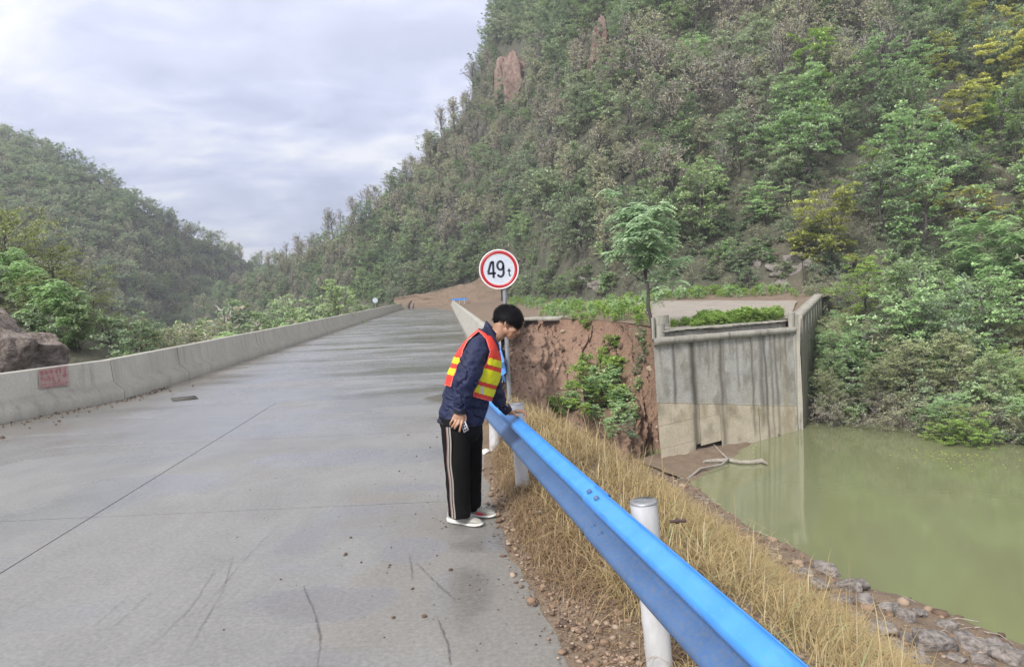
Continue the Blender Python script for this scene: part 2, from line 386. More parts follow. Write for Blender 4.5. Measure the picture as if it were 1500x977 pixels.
M['pink_wash'] = mat('pink_wash', lambda t: bsdf(t, ramp(t, noise(t, pos(t), 14, 3), [(.35, (.40, .25, .235)), (.7, (.34, .28, .24))]), .9))
def f(t):
    p = pos(t, (1, 2.2, 1)); n = noise(t, p, 2.2, 4, .6); n2 = noise(t, pos(t), .12, 3)
    c = ramp(t, n2, [(.3, (.150, .163, .082)), (.7, (.172, .184, .098))])
    s = bsdf(t, c, .035, n, .045, .05, spec=.95); return s
M['murky_water'] = mat('murky_water', f)
def f(t):
    c = ramp(t, noise(t, pos(t, (1, 1, 1), True), 12, 4), [(.3, (.16, .145, .12)), (.7, (.34, .31, .27))]); return bsdf(t, c, .85)
M['dry_wood'] = mat('dry_wood', f)

def f(t):
    p = pos(t); n = noise(t, p, .8, 5, .6); n2 = noise(t, p, 9, 4, .7); c = ramp(t, n, [(.3, (.19, .155, .12)), (.7, (.26, .215, .17))])
    return bsdf(t, mix(t, .25, c, ramp(t, n2, [(.3, g3(.15)), (.7, g3(.5))])), .9, n2, .4, .03)
M['old_pavement'] = mat('old_pavement', f)

def f(t):
    p = pos(t, (1, 1, 1.4)); n = noise(t, p, 1.1, 6, .6, .8); n2 = noise(t, p, 5, 6, .7, .5)
    c = ramp(t, n, [(.35, (.12, .08, .055)), (.5, (.22, .175, .145)), (.65, (.34, .30, .28))])
    c = mix(t, .6, c, ramp(t, n2, [(.4, (.025, .018, .015)), (.6, (.34, .29, .26))])); return bsdf(t, c, .9, n2, 1, .15)
M['dark_rock'] = mat('dark_rock', f)
# ================================================================== road
def xr_edge(y):   # right edge of the carriageway
    return np.interp(y, [-8, 0, 3.5, 5, 7, 11, 17, 29, 125], [1.9, .72, .17, -.12, -.33, -.5, -.72, -1.72, -10.0])
def xl_face(y):   # foot of the left parapet
    return np.interp(y, [-8, 8, 11.8, 14.2, 28.3, 106], [-13.2, -8.95, -8.0, -7.4, -8.5, -15.15])
def x_long(y): return -3.42-.078*(np.asarray(y, float)-4.5)
road = tag(link('road', None), kind='structure')
def slab(fx0, fx1, y0, y1, nx, ny, deck=False):
    g = .0055; ys = np.linspace(y0+g, y1-g, ny); P = np.zeros((ny, nx, 3))
    for i, y in enumerate(ys):
        P[i, :, 0] = np.linspace(fx0(y)+g, fx1(y)-g, nx); P[i, :, 1] = y
    X, Y = P[..., 0], P[..., 1]
    if fx1 is xr_edge and not deck:   # broken edge
        P[:, -1, 0] += .10*(fbm(ys*1.1, ys*0, 5, 5)-.5)*2
    P[..., 2] = .004*(fbm(X*1.2, Y*1.2, 3, 3)-.5)
    b = grid(P)
    # skirts
    for e in (P[0], P[-1], P[:, 0], P[:, -1]):
        q = np.stack([e, e-[0, 0, .12]]); grid(q, b)
    me = b.mesh('slab', M['road_concrete'], True)
    nv = len(me.vertices); co = np.zeros(nv*3, np.float32); me.vertices.foreach_get('co', co); co = co.reshape(-1, 3); x, y = co[:, 0], co[:, 1]
    xl = xl_face(y); xr = xr_edge(y)
    # silt along the parapet foot, damp film beyond the approach slab, damp patches near the shoulder
    silt = ss(1.1, .15, x-xl+.9*(fbm(x*.9, y*.35, 11)-.5))*.85
    silt = np.maximum(silt, .55*ss(.55, .05, xr-x+.5*(fbm(x*3, y*2, 12)-.5)))
    silt = np.maximum(silt, .3*ss(.6, .78, fbm(x*.7+9, y*.16+3, 14))*ss(13, 30, y))
    silt = np.maximum(silt, ss(92, 112, y)*.8)
    silt = np.maximum(silt, .4*ss(.58, .7, fbm(x*.8, y*.5, 15)))
    wet = ss(6.5, 11.5, y+5*(fbm(x*.35, y*.35, 21)-.5))*(.22+.45*ss(.42, .60, fbm(x*.22+y*.05, y*.9, 22, 5))+.3*ss(.45, .6, fbm(x*.5, y*1.7, 24, 4)))*.85
    wet = np.maximum(wet, .5*ss(.50, .66, fbm(x*.8, y*1.0, 23, 5)))
    patch = lambda cx, cy, rx, ry, s: ss(1.0, .72, np.hypot((x-cx)/rx, (y-cy)/ry)+.7*(fbm(x*3, y*3, s)-.5))
    pc = .6*patch(-.75, 5.0, .28, .30, 31)+.75*patch(-1.15, 4.15, .45, .28, 32)+.7*patch(-.95, 6.6, .35, .14, 33)+.6*patch(-1.55, 5.3, .22, .35, 36)+.5*patch(-1.0, 3.4, .25, .3, 37)+.4*patch(-.35, 4.2, .22, .5, 34)
    pud = .9*patch(-1.05, 12.4, .48, .75, 35)
    wet = np.clip(np.maximum(np.maximum(wet, pc), pud), 0, 1); silt = np.clip(np.maximum(silt, np.maximum(pc*.5, pud*.7)), 0, 1)
    for nme, val in (('dirt', silt), ('wet', wet)):
        a = me.attributes.new(nme, 'FLOAT', 'POINT'); a.data.foreach_set('value', val.astype(np.float32))
    return link('slab', me, road)
rows = [-6, 1.9, 6.12, 9.35, 12.75]
for r0, r1 in zip(rows[:-1], rows[1:]):
    slab(xl_face, x_long, r0, r1, 70, 60); slab(x_long, xr_edge, r0, r1, 70, 70)
decks = [12.75, 34, 58, 82, 107]
for r0, r1 in zip(decks[:-1], decks[1:]): slab(xl_face, xr_edge, r0, r1, 90, 150, True)
b = Buf(); ys = np.array([-6, 2, 6, 10, 13, 20, 30, 60, 107.])
P = np.stack([np.c_[xl_face(ys)-.3, ys, ys*0-.03], np.c_[xr_edge(ys)-.05, ys, ys*0-.03]], 1); grid(P, b)
ob('joint_filler', b, M['joint_dark'], road)
# cracks and tyre scratches as thin dark sheets on the slabs
def ribbon(b, pts, wd, z=.0065, rng=np.random.RandomState(3)):
    p = np.asarray(pts, float); t = np.linspace(0, 1, len(p)); tt = np.linspace(0, 1, 26)
    q = np.c_[np.interp(tt, t, p[:, 0]), np.interp(tt, t, p[:, 1])]+rng.normal(0, .0022, (26, 2))
    d = np.gradient(q, axis=0); n = np.c_[-d[:, 1], d[:, 0]]; n /= np.linalg.norm(n, axis=1)[:, None]+1e-9
    ww = wd*np.sin(np.linspace(.1, 3.04, 26))**.5*rng.uniform(.25, 1.0, 26)
    P = np.stack([np.c_[q-n*ww[:, None], np.full(26, z)], np.c_[q+n*ww[:, None], np.full(26, z)]], 1); grid(P, b, flip=True)
g2 = lambda px, py: atz(px, py, 0)[:2]
b = Buf()
for ln, wd in [([(444, 858), (462, 900), (470, 940), (465, 977)], .0045), ([(640, 905), (655, 940), (660, 977)], .0045), ([(610, 825), (640, 855), (668, 880)], .004),
               ([(600, 812), (604, 850)], .003), ([(410, 765), (350, 830), (290, 900)], .0016),
               ([(342, 815), (325, 870), (270, 960)], .0022), ([(315, 835), (280, 890), (225, 945)], .002), ([(190, 872), (140, 915)], .0016), ([(225, 865), (165, 920)], .0016)]:
    ribbon(b, [g2(*q) for q in ln], wd)
ob('crack', b, M['crack'], road)
# loose dark pebbles on the slabs
rng = np.random.RandomState(5)
b = Buf(); pp = []; sz = []
for px, py, s in [(506, 812, .018), (514, 787, .012), (660, 834, .018), (640, 813, .008), (571, 827, .011), (604, 862, .012), (577, 904, .013), (622, 902, .017), (576, 904, .011), (570, 830, .009), (529, 823, .009), (653, 771, .012), (366, 717, .008), (411, 848, .008), (4, 641, .04), (86, 617, .03), (598, 637, .015), (630, 655, .012), (610, 668, .012), (585, 690, .012), (640, 640, .015)]:
    q = atz(px, py, .004); pp.append(q); sz.append(s)
for i in range(260):
    y = rng.uniform(2.2, 10); x = float(xr_edge(y))-abs(rng.exponential(.45))-.02; pp.append([x, y, .004]); sz.append(rng.uniform(.002, .0065))
for i in range(260):
    y = rng.uniform(6, 16); x = float(xl_face(y))+abs(rng.exponential(.18))+.02; pp.append([x, y, .006]); sz.append(rng.uniform(.006, .028))
rocks(b, pp, sz, rng, .7, rr=list(rng.uniform(0, .12, len(pp))))
tag(ob('scattered_pebbles', b, M['pebble']), 'small dark pebbles scattered on the concrete carriageway', 'pebbles', kind='stuff')
# thin patch plate on the deck
b = Buf(); c = atz(270, 584, 0); box(b, (c[0], c[1], .008), (.42, .5, .012), rz=.5); tag(ob('mortar_patch', b, M['joint_dark']), 'dark square patch on the wet road near the left parapet', 'patch')

# ================================================================== parapets (one per side, cast in segments)
def parapet(name, face, sgn, bounds, label, top_t=.20):
    root = empty(name, (float(face(bounds[0])), bounds[0], 0), label, 'parapet'); o3 = np.array(root.location)
    prof = [(0, -.35), (0, .17), (.20, .35), (.24, .745), (.255, .76), (.26+top_t-.02, .76), (.26+top_t, .745), (.26+top_t, -.35)]
    for k, (y0, y1) in enumerate(zip(bounds[:-1], bounds[1:])):
        n = max(3, int((y1-y0)/1.2)+1); ys = np.linspace(y0+.008, y1-.008, n); b = Buf(); rings = []
        for y in ys:
            dx = float(face(y+.5)-face(y-.5)); nrm = np.array([-1, dx])*sgn; nrm = nrm/np.linalg.norm(nrm)
            jit = .006*math.sin(k*2.3)
            rings.append([[float(face(y))+nrm[0]*(u+jit), y+nrm[1]*u, z+.012*(vn(y*.4, 0, 3)-.5)*(z > .3)] for u, z in prof])
        loft(b, rings); rel(b, o3); ob('barrier_segment', b, M['parapet_concrete'], root)
    return root
bl = [3.0, 5.6, 8.2, 10.9, 14.2, 17.7, 21.2, 24.8, 28.4, 33, 38, 43, 48, 54, 60, 106.5]
pl = parapet('bridge_parapet', xl_face, 1, bl, 'long grey concrete parapet on the left edge of the road, with a red stencilled notice')
pr = parapet('bridge_parapet', xr_edge, -1, [17, 21, 25, 29, 34, 40, 46, 54, 125], 'shorter pale concrete parapet running away behind the man in the orange vest')
# faded red stencil on the left parapet (illegible stamped strokes on a pink wash)
def on_parapet(px, py):
    # intersect ray with the upper face of the left parapet
    for y in np.linspace(9, 16, 1400):
        p = at(px, py, y); f0 = float(xl_face(y))-(.20+.04*(p[2]-.35)/.395)
        if p[0] <= f0: return p+np.array([.0, 0, 0])
    return p
q00, q10, q01, q11 = on_parapet(56, 541), on_parapet(99, 535), on_parapet(57, 569), on_parapet(101, 564)
off = np.array([.012, -.012, .0])
def bil(u, v, o=1): return q00*(1-u)*(1-v)+q10*u*(1-v)+q01*(1-u)*v+q11*u*v+off*o
b = Buf(); P = np.array([[bil(u, v) for u in np.linspace(0, 1, 6)] for v in np.linspace(0, 1, 4)]); grid(P, b, flip=True)
ob('stencil_patch', rel(b, pl.location), M['pink_wash'], pl)
b = Buf(); rng = np.random.RandomState(8)
def stroke(u0, v0, u1, v1, wd):
    a, c = bil(u0, v0, 1.5), bil(u1, v1, 1.5); d = c-a; e = (bil(u0, v0+.05, 1.5)-a) if abs(u1-u0)*1.5 > abs(v1-v0) else (bil(u0+.03, v0, 1.5)-a)
    e = e/np.linalg.norm(e)*wd; grid(np.array([[a-e, a+e], [c-e, c+e]]), b, flip=True)
for row, (v0, v1, n, u00, u11) in enumerate([(.06, .34, 6, .04, .97), (.40, .70, 5, .04, .97), (.78, .86, 16, .05, .97), (.90, .97, 14, .05, .9)]):
    for i in range(n):
        ua = u00+(u11-u00)*i/n; ub = ua+(u11-u00)/n*.78
        for _ in range(7 if row < 2 else 2):
            if rng.rand() < .5: v = rng.uniform(v0, v1); a_ = rng.uniform(ua, (ua+ub)/2); stroke(a_, v, rng.uniform(a_, ub), v+.01, .010)
            else: u = rng.uniform(ua, ub); a_ = rng.uniform(v0, (v0+v1)/2); stroke(u, a_, u+rng.uniform(-.02, .02), rng.uniform(a_, v1), .010)
ob('stencil_strokes', rel(b, pl.location), M['red_ink'], pl)['kind'] = 'stuff'

# ================================================================== terrain
# --- right mountain: foot distance, foot height, ground elevation of the skyline, slope, all by bearing
HB = dict(a=[-.60, -.46, -.40, -.36, -.318, -.29, -.255, -.227, -.173, -.136, -.09, -.045, -.027, 0, .05, .10, .20, .30, .388, .398, .50, .58, .68, 1.0, 1.5],
          D=[230, 205, 190, 180, 172, 165, 155, 148, 140, 132, 124, 118, 114, 108, 84, 72, 62, 60, 56, 37.0, 34.6, 32.5, 30.5, 27, 22],
          z=[-9, -7, -4, -3, -2, -1, 0, 0, 0, 0, .1, .3, .4, .5, .5, .5, .8, .8, .8, -5.75, -5.75, -5.75, -5.75, -5.75, -5.75],
          e=[-.03, -.015, .0, .012, .028, .048, .066, 0.082, .113, .146, .190, .236, .295, .37, .45, .50, .60, .60, .60, .60, .6, .6, .6, .6, .6],
          s=[.4, .45, .5, .5, .5, .5, .5, .55, .62, .66, .70, .75, .78, .80, .82, .84, .88, .88, .88, .88, .88, .88, .88, .88, .88])
def hill_z(a, D):
    a = np.asarray(a, float); D = np.asarray(D, float)
    D0 = np.interp(a, HB['a'], HB['D']); z0 = np.interp(a, HB['a'], HB['z']); e = np.interp(a, HB['a'], HB['e']); s = np.interp(a, HB['a'], HB['s'])
    bank = ss(.388, .398, a); D1 = np.where(a > .388, 56.0, D0); z1 = np.where(a > .388, .8, z0)
    zz = np.where(D < D1, z0+(z1-z0)*ss(0, 1, (D-D0)/np.maximum(D1-D0, .01))*.6+.4*(z1-z0)*np.clip((D-D0)/np.maximum(D1-D0, .01), 0, 1), z1+s*(D-D1))
    zz = np.where(D < D0, z0-(D0-D)*.6, zz)
    Dr = (s*D1+1.7-z1)/(s-e); over = np.maximum(D-Dr, 0); zz = zz-over*(s+.35)
    up = ss(0, 14, D-D1)
    x = a*D
    return zz+up*(5.0*(fbm(x*.045, D*.045, 41, 3)-.5)+1.6*(fbm(x*.2, D*.2, 42, 3)-.5)) + (1-up)*.5*(fbm(x*.4, D*.4, 43, 2)-.5)*(D > D0)
def polar(af, av, Dv, name, mt, dfun=None):
    A, T = np.meshgrid(av, Dv); 
    D = dfun(A, T) if dfun else T
    P = np.stack([A*D, D, af(A, D)], -1); b = grid(P, flip=True)
    return tag(ob(name, b, mt, smooth=True), kind='structure')
av = np.concatenate([np.linspace(-.60, .3875, 208), np.linspace(.3885, .43, 16), np.linspace(.435, 1.5, 130)])
def dfun(A, T):
    D0 = np.interp(A, HB['a'], HB['D'])-9; return D0+(330-D0)*T**1.35
polar(hill_z, av, np.linspace(0, 1, 190), 'right_mountain', M['hill_soil'], dfun)
# --- left mountain across the valley
LB = dict(a=[-1.6, -1.2, -.95, -.78, -.68, -.59, -.50, -.41, -.36, -.318, -.28, -.22],
          D=[150, 130, 130, 130, 135, 148, 172, 225, 265, 300, 330, 340],
          e=[.34, .34, .315, .285, .252, .202, .143, .088, .066, .053, .052, .04])
def lhill_z(a, D):
    D0 = np.interp(a, LB['a'], LB['D']); e = np.interp(a, LB['a'], LB['e']); s = .60
    zz = -7.5+s*(D-D0); Dr = (s*D0+9.2)/(s-e); zz = zz-np.maximum(D-Dr, 0)*(s+.3); x = a*D
    return np.maximum(zz, -13)+7*(fbm(x*.03, D*.03, 51, 3)-.5)*ss(0, 30, D-D0)
polar(lhill_z, np.linspace(-1.6, -.2, 150), np.linspace(105, 520, 130), 'left_mountain', M['hill_soil'])
# --- ground falling away to the left of the road
def left_z(x, y):
    x = np.asarray(x, float); y = np.asarray(y, float)
    z = -1.1-6.6*ss(26, 75, y-.35*(x+12))-.25*np.clip(-x-30, 0, 20)
    z = z+3.9*np.exp(-((x+19.5)**2+(y-23)**2)/42)+3.2*np.exp(-((x+25)**2+(y-12)**2)/120)
    z = z+.5*(fbm(x*.35, y*.35, 61, 3)-.5)
    d = (xl_face(y)-.5)-x
    return np.where(d < 2.5, -.35+(z+.35)*ss(0, 2.5, d), z)
ys = np.linspace(-5, 175, 150); us = np.linspace(0, 1, 70)**1.4
P = np.zeros((len(ys), len(us), 3))
for i, y in enumerate(ys):
    x1 = float(xl_face(y))-.42; x0 = -90-y*.9; xs = x1+(x0-x1)*us; P[i] = np.c_[xs, np.full(len(us), y), left_z(xs, np.full(len(us), y))]
tag(ob('left_slope', grid(P, flip=True), M['hill_soil'], smooth=True), kind='structure')
# --- flat ground of the old road, behind the scarp and the abutment, up to the hill foot
FA = [-.13, -.09, -.06, -.007, .018, .073, .136, .186, .192, .375, .392, .409, .425]
FD = [113, 60, 32, 30, 45, 42, 38, 33.2, 30.4, 36.6, 41, 46.4, 50]
FZ = [-.05, -.1, -.05, .02, .02, .06, -.03, -.10, -.27, -.32, .10, .45, .5]
def flat_z(a, D):
    D0 = np.interp(a, FA, FD); z0 = np.interp(a, FA, FZ); D1 = np.interp(a, HB['a'], HB['D']); D1 = np.where(a > .38, 58, D1); z1 = np.where(a > .38, .7, np.interp(a, HB['a'], HB['z']))
    t = np.clip((D-D0)/(D1-D0), 0, 1); return z0+(z1-z0)*t+.10*(fbm(a*D*.5, D*.5, 71, 2)-.5)*ss(0, .2, t)
A, T = np.meshgrid(np.concatenate([np.linspace(-.13, -.01, 30), np.linspace(-.007, .186, 40), np.linspace(.1875, .425, 60)]), np.linspace(0, 1, 50))
D0 = np.interp(A, FA, FD); D1 = np.where(A > .38, 64, np.interp(A, HB['a'], HB['D'])+4); D = D0+(D1-D0)*T
tag(ob('old_road_ground', grid(np.stack([A*D, D, flat_z(A, D)], -1), flip=True), M['bank_soil'], smooth=True), kind='structure')
# --- near bank between carriageway and water
BY = [-8, 0, 3, 5, 8, 11, 14, 17, 20.7, 24, 28, 32, 36]
BX = np.array([[3.2, 9, 13, 16, 20], [1.7, 7.6, 10.5, 13.6, 17], [1.25, 6.6, 9.2, 12.9, 16], [1.0, 6.2, 8.6, 12.2, 15.5], [.75, 5.8, 8.0, 11.3, 14.5],
               [.05, 5.0, 7.2, 10.4, 13.5], [-.57, 3.5, 6.3, 9.5, 12.5], [-.69, 2.9, 5.5, 8.3, 11], [-.95, 2.7, 4.9, 7.0, 10], [-1.25, 2.5, 4.6, 6.4, 9.5], [-1.4, 2.2, 4.0, 6.0, 9], [-1.6, 1.5, 3.5, 5.6, 8.6], [-1.9, 1.5, 3.5, 5.4, 8.4]])
BZ = np.array([[0, -4.2, -4.8, -5.6, -7.6]]*5+[[-.03, -4.5, -5.0, -5.6, -7.6], [-.20, -4.7, -5.1, -5.6, -7.6]]+[[-.45, -4.8, -5.2, -5.6, -7.6]]*2+[[-.1, -4.6, -5.2, -5.6, -7.6]]*4)
def bank_row(y, n=90):
    xe = float(xr_edge(y))-.02+.10*(vn(y*1.7, 0, 55)-.5)+.05*(vn(y*6, 0, 56)-.5); k = [np.interp(y, BY, BX[:, j]) for j in range(5)]; zk = [np.interp(y, BY, BZ[:, j]) for j in range(5)]
    xs0 = np.array([xe, *k]); zs0 = np.array([-.004, *zk]); u = np.concatenate([np.linspace(0, 1, 22)[:-1], np.linspace(1, 5, n-21)])
    xs = np.interp(u, range(6), xs0); zs = np.interp(u, range(6), zs0); return xs, zs
def bank_z(x, y):
    xs, zs = bank_row(y); z = np.interp(x, xs, zs); e = x-xs[0]
    z += ss(.1, .8, e)*(.14*(fbm(x*1.3, y*1.3, 81, 3)-.42)+.5*(fbm(x*.5, y*.5, 82, 3)-.5)*ss(1, 3, e))+.025*ss(.0, .25, e)
    return z
ys = np.concatenate([np.linspace(-8, 3, 30), np.linspace(3.1, 14, 90), np.linspace(14.2, 36, 90)])
P = []
for y in ys:
    xs, _ = bank_row(y); P.append([[x, y, bank_z(x, y)] for x in xs])
tag(ob('road_bank', grid(np.array(P)), M['bank_soil'], smooth=True), kind='structure')
# --- collapsed red scarp under the old road
SC_COLS = [((736, 492), 28, (741, 602), 15), ((752, 484), 34, (760, 600), 17), ((770, 468), 44.5, (790, 606), 21), ((800, 467), 43.5, (820, 630), 22.5), ((830, 468), 42, (850, 650), 24), ((865, 469), 40, (880, 675), 25),
           ((900, 471), 38, (915, 690), 26.5), ((930, 475), 35.5, (945, 705), 28), ((955, 479), 33.4, (966, 715), 29.6), ((968, 494), 31.2, (980, 720), 31.4)]
def scarp_pt(c, t, wob=True):
    c = float(np.clip(c, 0, len(SC_COLS)-1)); i = min(int(c), len(SC_COLS)-2); f_ = c-i
    def one(col):
        a = at(*col[0], col[1]); b_ = at(*col[2], col[3])
        h = t**1.15; dd = t**.62     # steep under the lip, talus lower down
        if t <= 1: return np.array([a[0]+(b_[0]-a[0])*(.18*t+.82*t*t), a[1]+(b_[1]-a[1])*(.25*t+.75*t*t), a[2]+(b_[2]-a[2])*(1-(1-t)**1.35)])
        return b_+np.array([.3, -2.5, -3.0])*(t-1)
    p = one(SC_COLS[i])*(1-f_)+one(SC_COLS[i+1])*f_
    if wob:
        k = ss(0, .08, t)
        p = p+k*np.array([.5, -1, .3])*(2.2*(fbm(c*1.3, t*3, 91, 3)-.5)+1.1*(fbm(c*4, t*6, 92, 4)-.5)+.35*(fbm(c*16, t*30, 93, 3)-.5))
    return p
P = np.array([[scarp_pt(c, t) for c in np.linspace(0, len(SC_COLS)-1, 220)] for t in np.concatenate([np.linspace(0, 1, 130), [1.4, 2]])])
tag(ob('earth_scarp', grid(P, flip=True), M['red_earth'], smooth=False), kind='structure')
# clods and broken slab edge on the scarp
rng = np.random.RandomState(12); b = Buf(); pp = []; sz = []
for i in range(620):
    p = scarp_pt(rng.uniform(.5, 9), rng.uniform(.04, .98)); pp.append(p+[0, -.03, .03]); sz.append(rng.choice([.03, .06, .1, .17], p=[.55, .28, .13, .04])*rng.uniform(.7, 1.3))
rocks(b, pp, sz, rng, .8); tag(ob('soil_clods', b, M['pebble']), 'loose stones and clods on the red earth scarp', 'rubble', kind='stuff')
# --- cut slope at the far end of the road
CA = np.linspace(-.155, -.012, 60); P = []
for t in np.linspace(0, 1, 34):
    row = []
    for a in CA:
        D0 = np.interp(a, HB['a'], HB['D'])-2.5; hh = np.interp(a, [-.155, -.136, -.09, -.045, -.012], [1.9, 2.2, 2.8, 4.2, 5.2]); D = D0+hh*t*1.0
        D += 1.4*(fbm(a*70, t*4, 95, 4)-.5)*min(1, t*5); row.append([a*D, D, -.3+hh*t*(1+.25*(fbm(a*60, 3, 96, 3)-.5))])
    P.append(row)
tag(ob('road_cutting', grid(np.array(P), flip=True), M['bank_soil'], smooth=False), kind='structure')
b = Buf(); xs = np.linspace(0, 1, 40); Pj = [[[(-22+30*u), y, -.03-.015*0+.02*vn(u*20, y, 3)] for u in xs] for y in (106.9, 114, 121, 128, 136)]
tag(ob('junction_ground', grid(np.array(Pj)), M['bank_soil']), kind='structure')
b = Buf(); Pj = np.array([[[-4000, -4000, -13], [4000, -4000, -13]], [[-4000, 5000, -13], [4000, 5000, -13]]]); tag(ob('valley_floor', grid(Pj), M['hill_soil']), kind='structure')
# --- water
P = np.array([[[-2, y, -5.6], [160, y, -5.6]] for y in (-120, 0, 62)]); tag(ob('river_water', grid(P), M['murky_water']), kind='structure')

# ================================================================== old abutment
ab = empty('bridge_abutment', (9.5, 33.5, -3), 'tall stained concrete abutment of the broken old bridge, standing in green water', 'abutment'); AO = np.array(ab.location)
AL = np.array([5.62, 29.9]); AR = np.array([13.5, 36.1]); E1 = (AR-AL)/np.linalg.norm(AR-AL); WID = np.linalg.norm(AR-AL); NO = np.array([E1[1], -E1[0]])
ZTL, ZTR = -.42, -.62
def wp(u, v, o=0):   # u metres along face from left, v height z, o outwards
    p = AL+E1*u+NO*o; return np.array([p[0], p[1], v])
ZB = lambda u: -2.98-1.45*np.asarray(u, float)/WID
ZC = lambda u: ZB(u)-.014
def cov(me, u, z):   # stain pattern of the face
    h = (z+6)/5.5; s = np.zeros_like(u)
    px = 960+(u/WID)**.93*203
    for c, wd, zb, st in [(987, 2.2, -3.4, .75), (1013, 4.4, -9, .9), (1052, 3.2, -6, .7), (1056, 1.5, -5, .5), (1076, 1.8, -3.3, .45), (1097, 1.8, -5.4, .7), (1111, 4.0, -5.2, .6), (1117, 2.0, -9, .8), (1126, 1.6, -9, .6), (1134, 2.2, -9, .6), (1141, 1.3, -3, .5), (1150, 1.6, -2.2, .6), (1034, 1.5, -2.4, .5), (1066, 1.3, -1.8, .4), (970, 1.5, -2.0, .35), (1024, 2, -1.6, .4), (1042, 1.6, -2.0, .45)]:
        wob = 1.3*(fbm(z*1.3, u*0+c, 5, 2)-.5)*2
        s = np.maximum(s, st*np.exp(-((px-c-wob)/(wd*(.8+.5*fbm(z*2, u*0+c, 6))))**2)*ss(zb-.2, zb+.5, z))
    s = np.maximum(s, .55*ss(.5, .72, fbm(u*5, z*.5, 7, 4))*ss(-2.6, -.8, z))
    s = np.maximum(s, .35*ss(.5, .75, fbm(u*1.5, z*1.5, 8, 4)))
    tan = ss(ZB(u)+.04, ZB(u)-.04, z); och = .45*ss(.45, .7, fbm(u*1.2, z*.6, 9))*ss(7.5, 8.5, u+0*z)+.6*ss(.5, .7, fbm(u*3, z*1.3, 10))*tan*ss(-1.3, -.1, z-ZB(u))
    s = s*(1-.15*tan)
    for n, v in (('stain', np.clip(s, 0, 1)), ('tan', tan), ('och', np.clip(och, 0, .75))):
        a = me.attributes.new(n, 'FLOAT', 'POINT'); a.data.foreach_set('value', np.broadcast_to(v, u.shape).astype(np.float32))
def wall_block(name, u0, u1, z0, z1, o=0, th=.8, amp=.03, batter=.03):
    """cast lift: face grid with relief plus sides"""
    nu = max(3, int((u1-u0)/.07)); fz = lambda v: (v if callable(v) else (lambda u: v+0*u)); f0_, f1_ = fz(z0), fz(z1); nz = max(3, int((float(f1_(u0))-float(f0_(u0)))/.07)); U, Tt = np.meshgrid(np.linspace(u0, u1, nu), np.linspace(0, 1, nz)); Z = f0_(U)+(f1_(U)-f0_(U))*Tt
    O = o+amp*(fbm(U*1.7, Z*1.7, 21, 4)-.5)+batter*(-Z-.5)
    P = np.stack([AL[0]+E1[0]*U+NO[0]*O, AL[1]+E1[1]*U+NO[1]*O, Z], -1); b = grid(P)
    bk = lambda e: e+np.array([.30*th, .954*th, 0])
    grid(np.stack([bk(P[0]), P[0]]), b); grid(np.stack([P[-1], bk(P[-1])]), b); grid(np.stack([P[:, 0], bk(P[:, 0])]), b); grid(np.stack([bk(P[:, -1]), P[:, -1]]), b)
    rel(b, AO); me = b.mesh(name, M['stained_wall'])
    co = np.zeros(len(me.vertices)*3, np.float32); me.vertices.foreach_get('co', co); co = co.reshape(-1, 3)+AO
    cov(me, (co[:, 0]-AL[0])*E1[0]+(co[:, 1]-AL[1])*E1[1], co[:, 2]); return link(name, me, ab)
us = [0, 1.05, 2.15, 4.15, 6.1, 7.05, 8.4, WID]
zj = [-3.36]*8
wall_block('wall_lift', 0, WID, ZB, -.62, 0)
wall_block('wall_block', .03, 2.255, -3.93, ZC, -.004); wall_block('wall_block', 2.261, 2.625, -5.05, ZC, -.012)
wall_block('wall_block', 2.632, 4.058, -3.98, ZC, 0); wall_block('wall_block', 2.632, 4.058, -5.15, -3.986, -.006); wall_block('wall_block', 4.064, 6.9, -6.2, ZC, 0); wall_block('wall_block', 6.912, WID, -6.6, ZC, .012)
wall_block('wall_block', .03, 2.25, -4.86, -3.944, .005); wall_block('wall_block', 0.05, 2.25, -7.6, -4.874, .02); wall_block('wall_block', 2.95, 3.85, -6.2, -5.4, -.30)
wall_block('wall_core', 1.2, WID-.1, -8, -.7, -.62, amp=0)
# capping ledge, sloping slightly to the right
def beam(name, u0, u1, zf, h, o0, o1, m='old_concrete', n=24, chip=.03):
    b = Buf(); rings = []; rg = np.random.RandomState(int(u0*10+h*100)+3)
    for u in np.linspace(u0, u1, n):
        z = zf(u); c = chip*rg.uniform(-1, 1, 4)
        kb = np.array([.30, .954, 0])*(-o0); rings.append([wp(u, z-h, 0)+kb, wp(u, z-h+c[0]*.3, o1+c[0]*.3), wp(u, z+c[1]*.5, o1+c[1]*.4), wp(u, z+c[2]*.4, 0)+kb])
    loft(b, rings); return ob(name, rel(b, AO), M[m], ab)
ztop = lambda u: ZTL+(ZTR-ZTL)*u/WID
beam('capping_ledge', -.12, WID+.1, lambda u: ztop(u), .26, -1.0, .13)
BK = np.array([.30, .954]); wb = lambda u, k: tuple(AL+E1*u+BK*k)
def beamb(name, u0, u1, k0, k1, z0, z1, m='old_concrete', chip=.03, seed=1):
    b = Buf(); rings = []; rg = np.random.RandomState(seed)
    for u in np.linspace(u0, u1, 30):
        c = chip*rg.uniform(-1, 1, 4); p = wb(u, k0+c[0]); q = wb(u, k1); sl = -.15*u/WID
        rings.append([[*q, z0+sl], [*p, z0+sl+c[1]], [*p, z1+sl+c[2]], [*q, z1+sl]])
    loft(b, rings); return ob(name, rel(b, AO), M[m], ab)
beamb('back_wall_lip', .45, WID-.5, .35, 1.3, -.22, -.13, chip=.04)
beamb('back_wall', .45, WID-.5, .62, 1.28, -1.2, -.225, chip=.07, seed=2)
def block(name, pts, z0, z1, m='old_concrete'):
    b = Buf(); prism(b, pts, z0, z1); return ob(name, rel(b, AO), M[m], ab)
